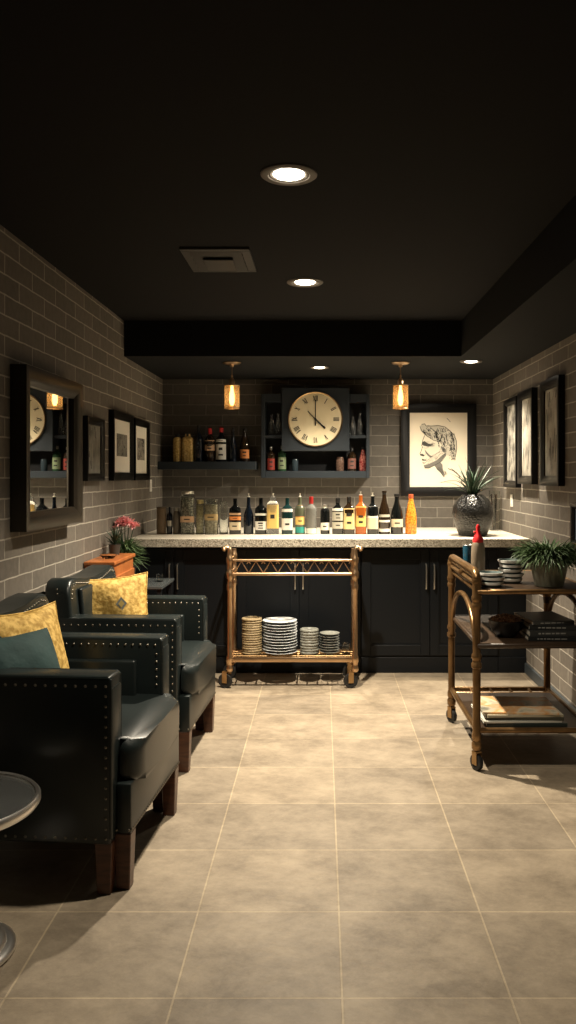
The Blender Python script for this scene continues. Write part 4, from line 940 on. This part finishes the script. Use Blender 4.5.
b = B(); lathe(b, [(0, 0), (.03, 0), (.055, .022), (.052, .022), (.028, .004), (0, .004)], 24, cap=False); finish(b, 'dish_body', M_glass, t, 45)
b = B(); lathe(b, [(.0535, .021), (.056, .024), (.052, .024)], 24, cap=False); finish(b, 'rim', M_steel, t, 45)

t = thing('side_table', 'low dark square side table tucked in front of the left base cabinet', 'side table', (0, 0, 0))
sx0, sx1, sy0, sy1, sz = XL+.018, -1.055, 5.42, 5.86, .715
M_dk = mat('dark_slate_top', (.060, .068, .070), .25)
b = B(); box(b, sx0, sx1, sy0, sy1, sz-.022, sz, .004, 2); finish(b, 'table_top', M_dk, t)
for x in (sx0+.025, sx1-.025):
    for y in (sy0+.025, sy1-.025): b = B(); box(b, x-.014, x+.014, y-.014, y+.014, 0, sz-.022, .002, 1); finish(b, 'leg', M_cab, t)
b = B(); box(b, sx0+.03, sx1-.03, sy0+.02, sy1-.02, .20, .215, .002, 1); finish(b, 'lower_shelf', M_cab, t)
bottle('drinking_glass', 'small clear tumbler on the dark square side table', 'glass', -1.12, 5.66, sz, .05, .055, 'box', M_glass)
t = thing('flower_pot', 'pink flowering plant in a dark pot behind the wooden cabinet', 'potted plant', (-1.320, 5.50, sz))
b = B(); lathe(b, [(0, 0), (.055, 0), (.060, .005), (.072, .13), (.075, .135), (.068, .135), (.064, .12), (0, .12)], 28); finish(b, 'pot', mat('dark_taupe_pot', (.045, .042, .035), .5), t, 45)
b = B(); q = random.Random(21)
for k in range(520):
    a = q.uniform(0, 6.28); rr = .05*math.sqrt(q.random()); z = .12 + q.uniform(0, .14)
    strip_leaf(b, (rr*math.cos(a)*.6, rr*math.sin(a)*.6, z), a, q.uniform(.08, .18)*(1-.3*(z-.12)/.14), q.uniform(.008, .014), q.uniform(.1, 1.3), q.uniform(.4, 1.8), 5)
for v in b.verts:
    v.co.x = max(v.co.x, -.077)
finish(b, 'leaves', M_leaf2, t, 60)
b = B(); stems = [(-.03, .0, .42), (-.005, .01, .435), (.03, -.01, .42), (-.042, .01, .405), (.060, .0, .40)]
for s in stems: tube(b, [(0, 0, .12), (s[0]*.4, s[1]*.4, .25), s], .003, 6)
finish(b, 'stems', M_leaf, t, 45)
b = B()
for s in stems:
    for k in range(60):
        a = q.uniform(0, 6.28); e = q.uniform(-.3, 1.4); strip_leaf(b, (s[0]+.008*math.cos(a), s[1]+.008*math.sin(a), s[2]-.012), a, q.uniform(.028, .052), .020, e, q.uniform(-.8, 1.2), 3)
finish(b, 'blossoms', mat('pink_petals', (.90, .28, .30), .6, var=(40, (.95, .58, .58), .2)), t, 60)
t = thing('potted_plant', 'small dim leafy plant standing on the wooden cabinet against the brick wall', 'potted plant', (-1.325, 5.24, .942))
b = B(); lathe(b, [(0, 0), (.030, 0), (.038, .06), (.040, .065), (.035, .065), (.033, .055), (0, .055)], 20); finish(b, 'pot', mat('dark_taupe_pot', (.045, .042, .035), .5), t, 45)
b = B()
for k in range(60):
    a = q.uniform(0, 6.28); strip_leaf(b, (0, 0, .05+q.uniform(0, .02)), a, q.uniform(.05, .14), .010, q.uniform(.7, 1.5), q.uniform(.1, .8), 5)
for v in b.verts: v.co.x = max(v.co.x, -.068)
finish(b, 'leaves', M_leaf, t, 60)

for o in bpy.data.objects:
    if o.name.startswith('nailhead_trim'): o['kind'] = 'stuff'
# ================================================================== LIGHT, CAMERA
def spotfill(): pass
w = bpy.data.worlds.new('World'); sc.world = w; w.use_nodes = True
w.node_tree.nodes['Background'].inputs[0].default_value = (.5, .45, .4, 1); w.node_tree.nodes['Background'].inputs[1].default_value = .018
cam = bpy.data.cameras.new('camera'); co = bpy.data.objects.new('camera', cam); C.objects.link(co); sc.camera = co
co.location = (0, 0, CAM); co.rotation_euler = (R(90), 0, 0)
cam.sensor_fit = 'AUTO'; cam.sensor_width = 36; cam.lens = 36*F/1024
cam.shift_x = -(HX-288)/1024; cam.shift_y = -(512-HY)/1024; cam.clip_start = .02
sc.view_settings.view_transform = 'Standard'; sc.view_settings.look = 'None'; sc.view_settings.gamma = 1; sc.view_settings.exposure = 1.05
sc.view_settings.use_curve_mapping = False
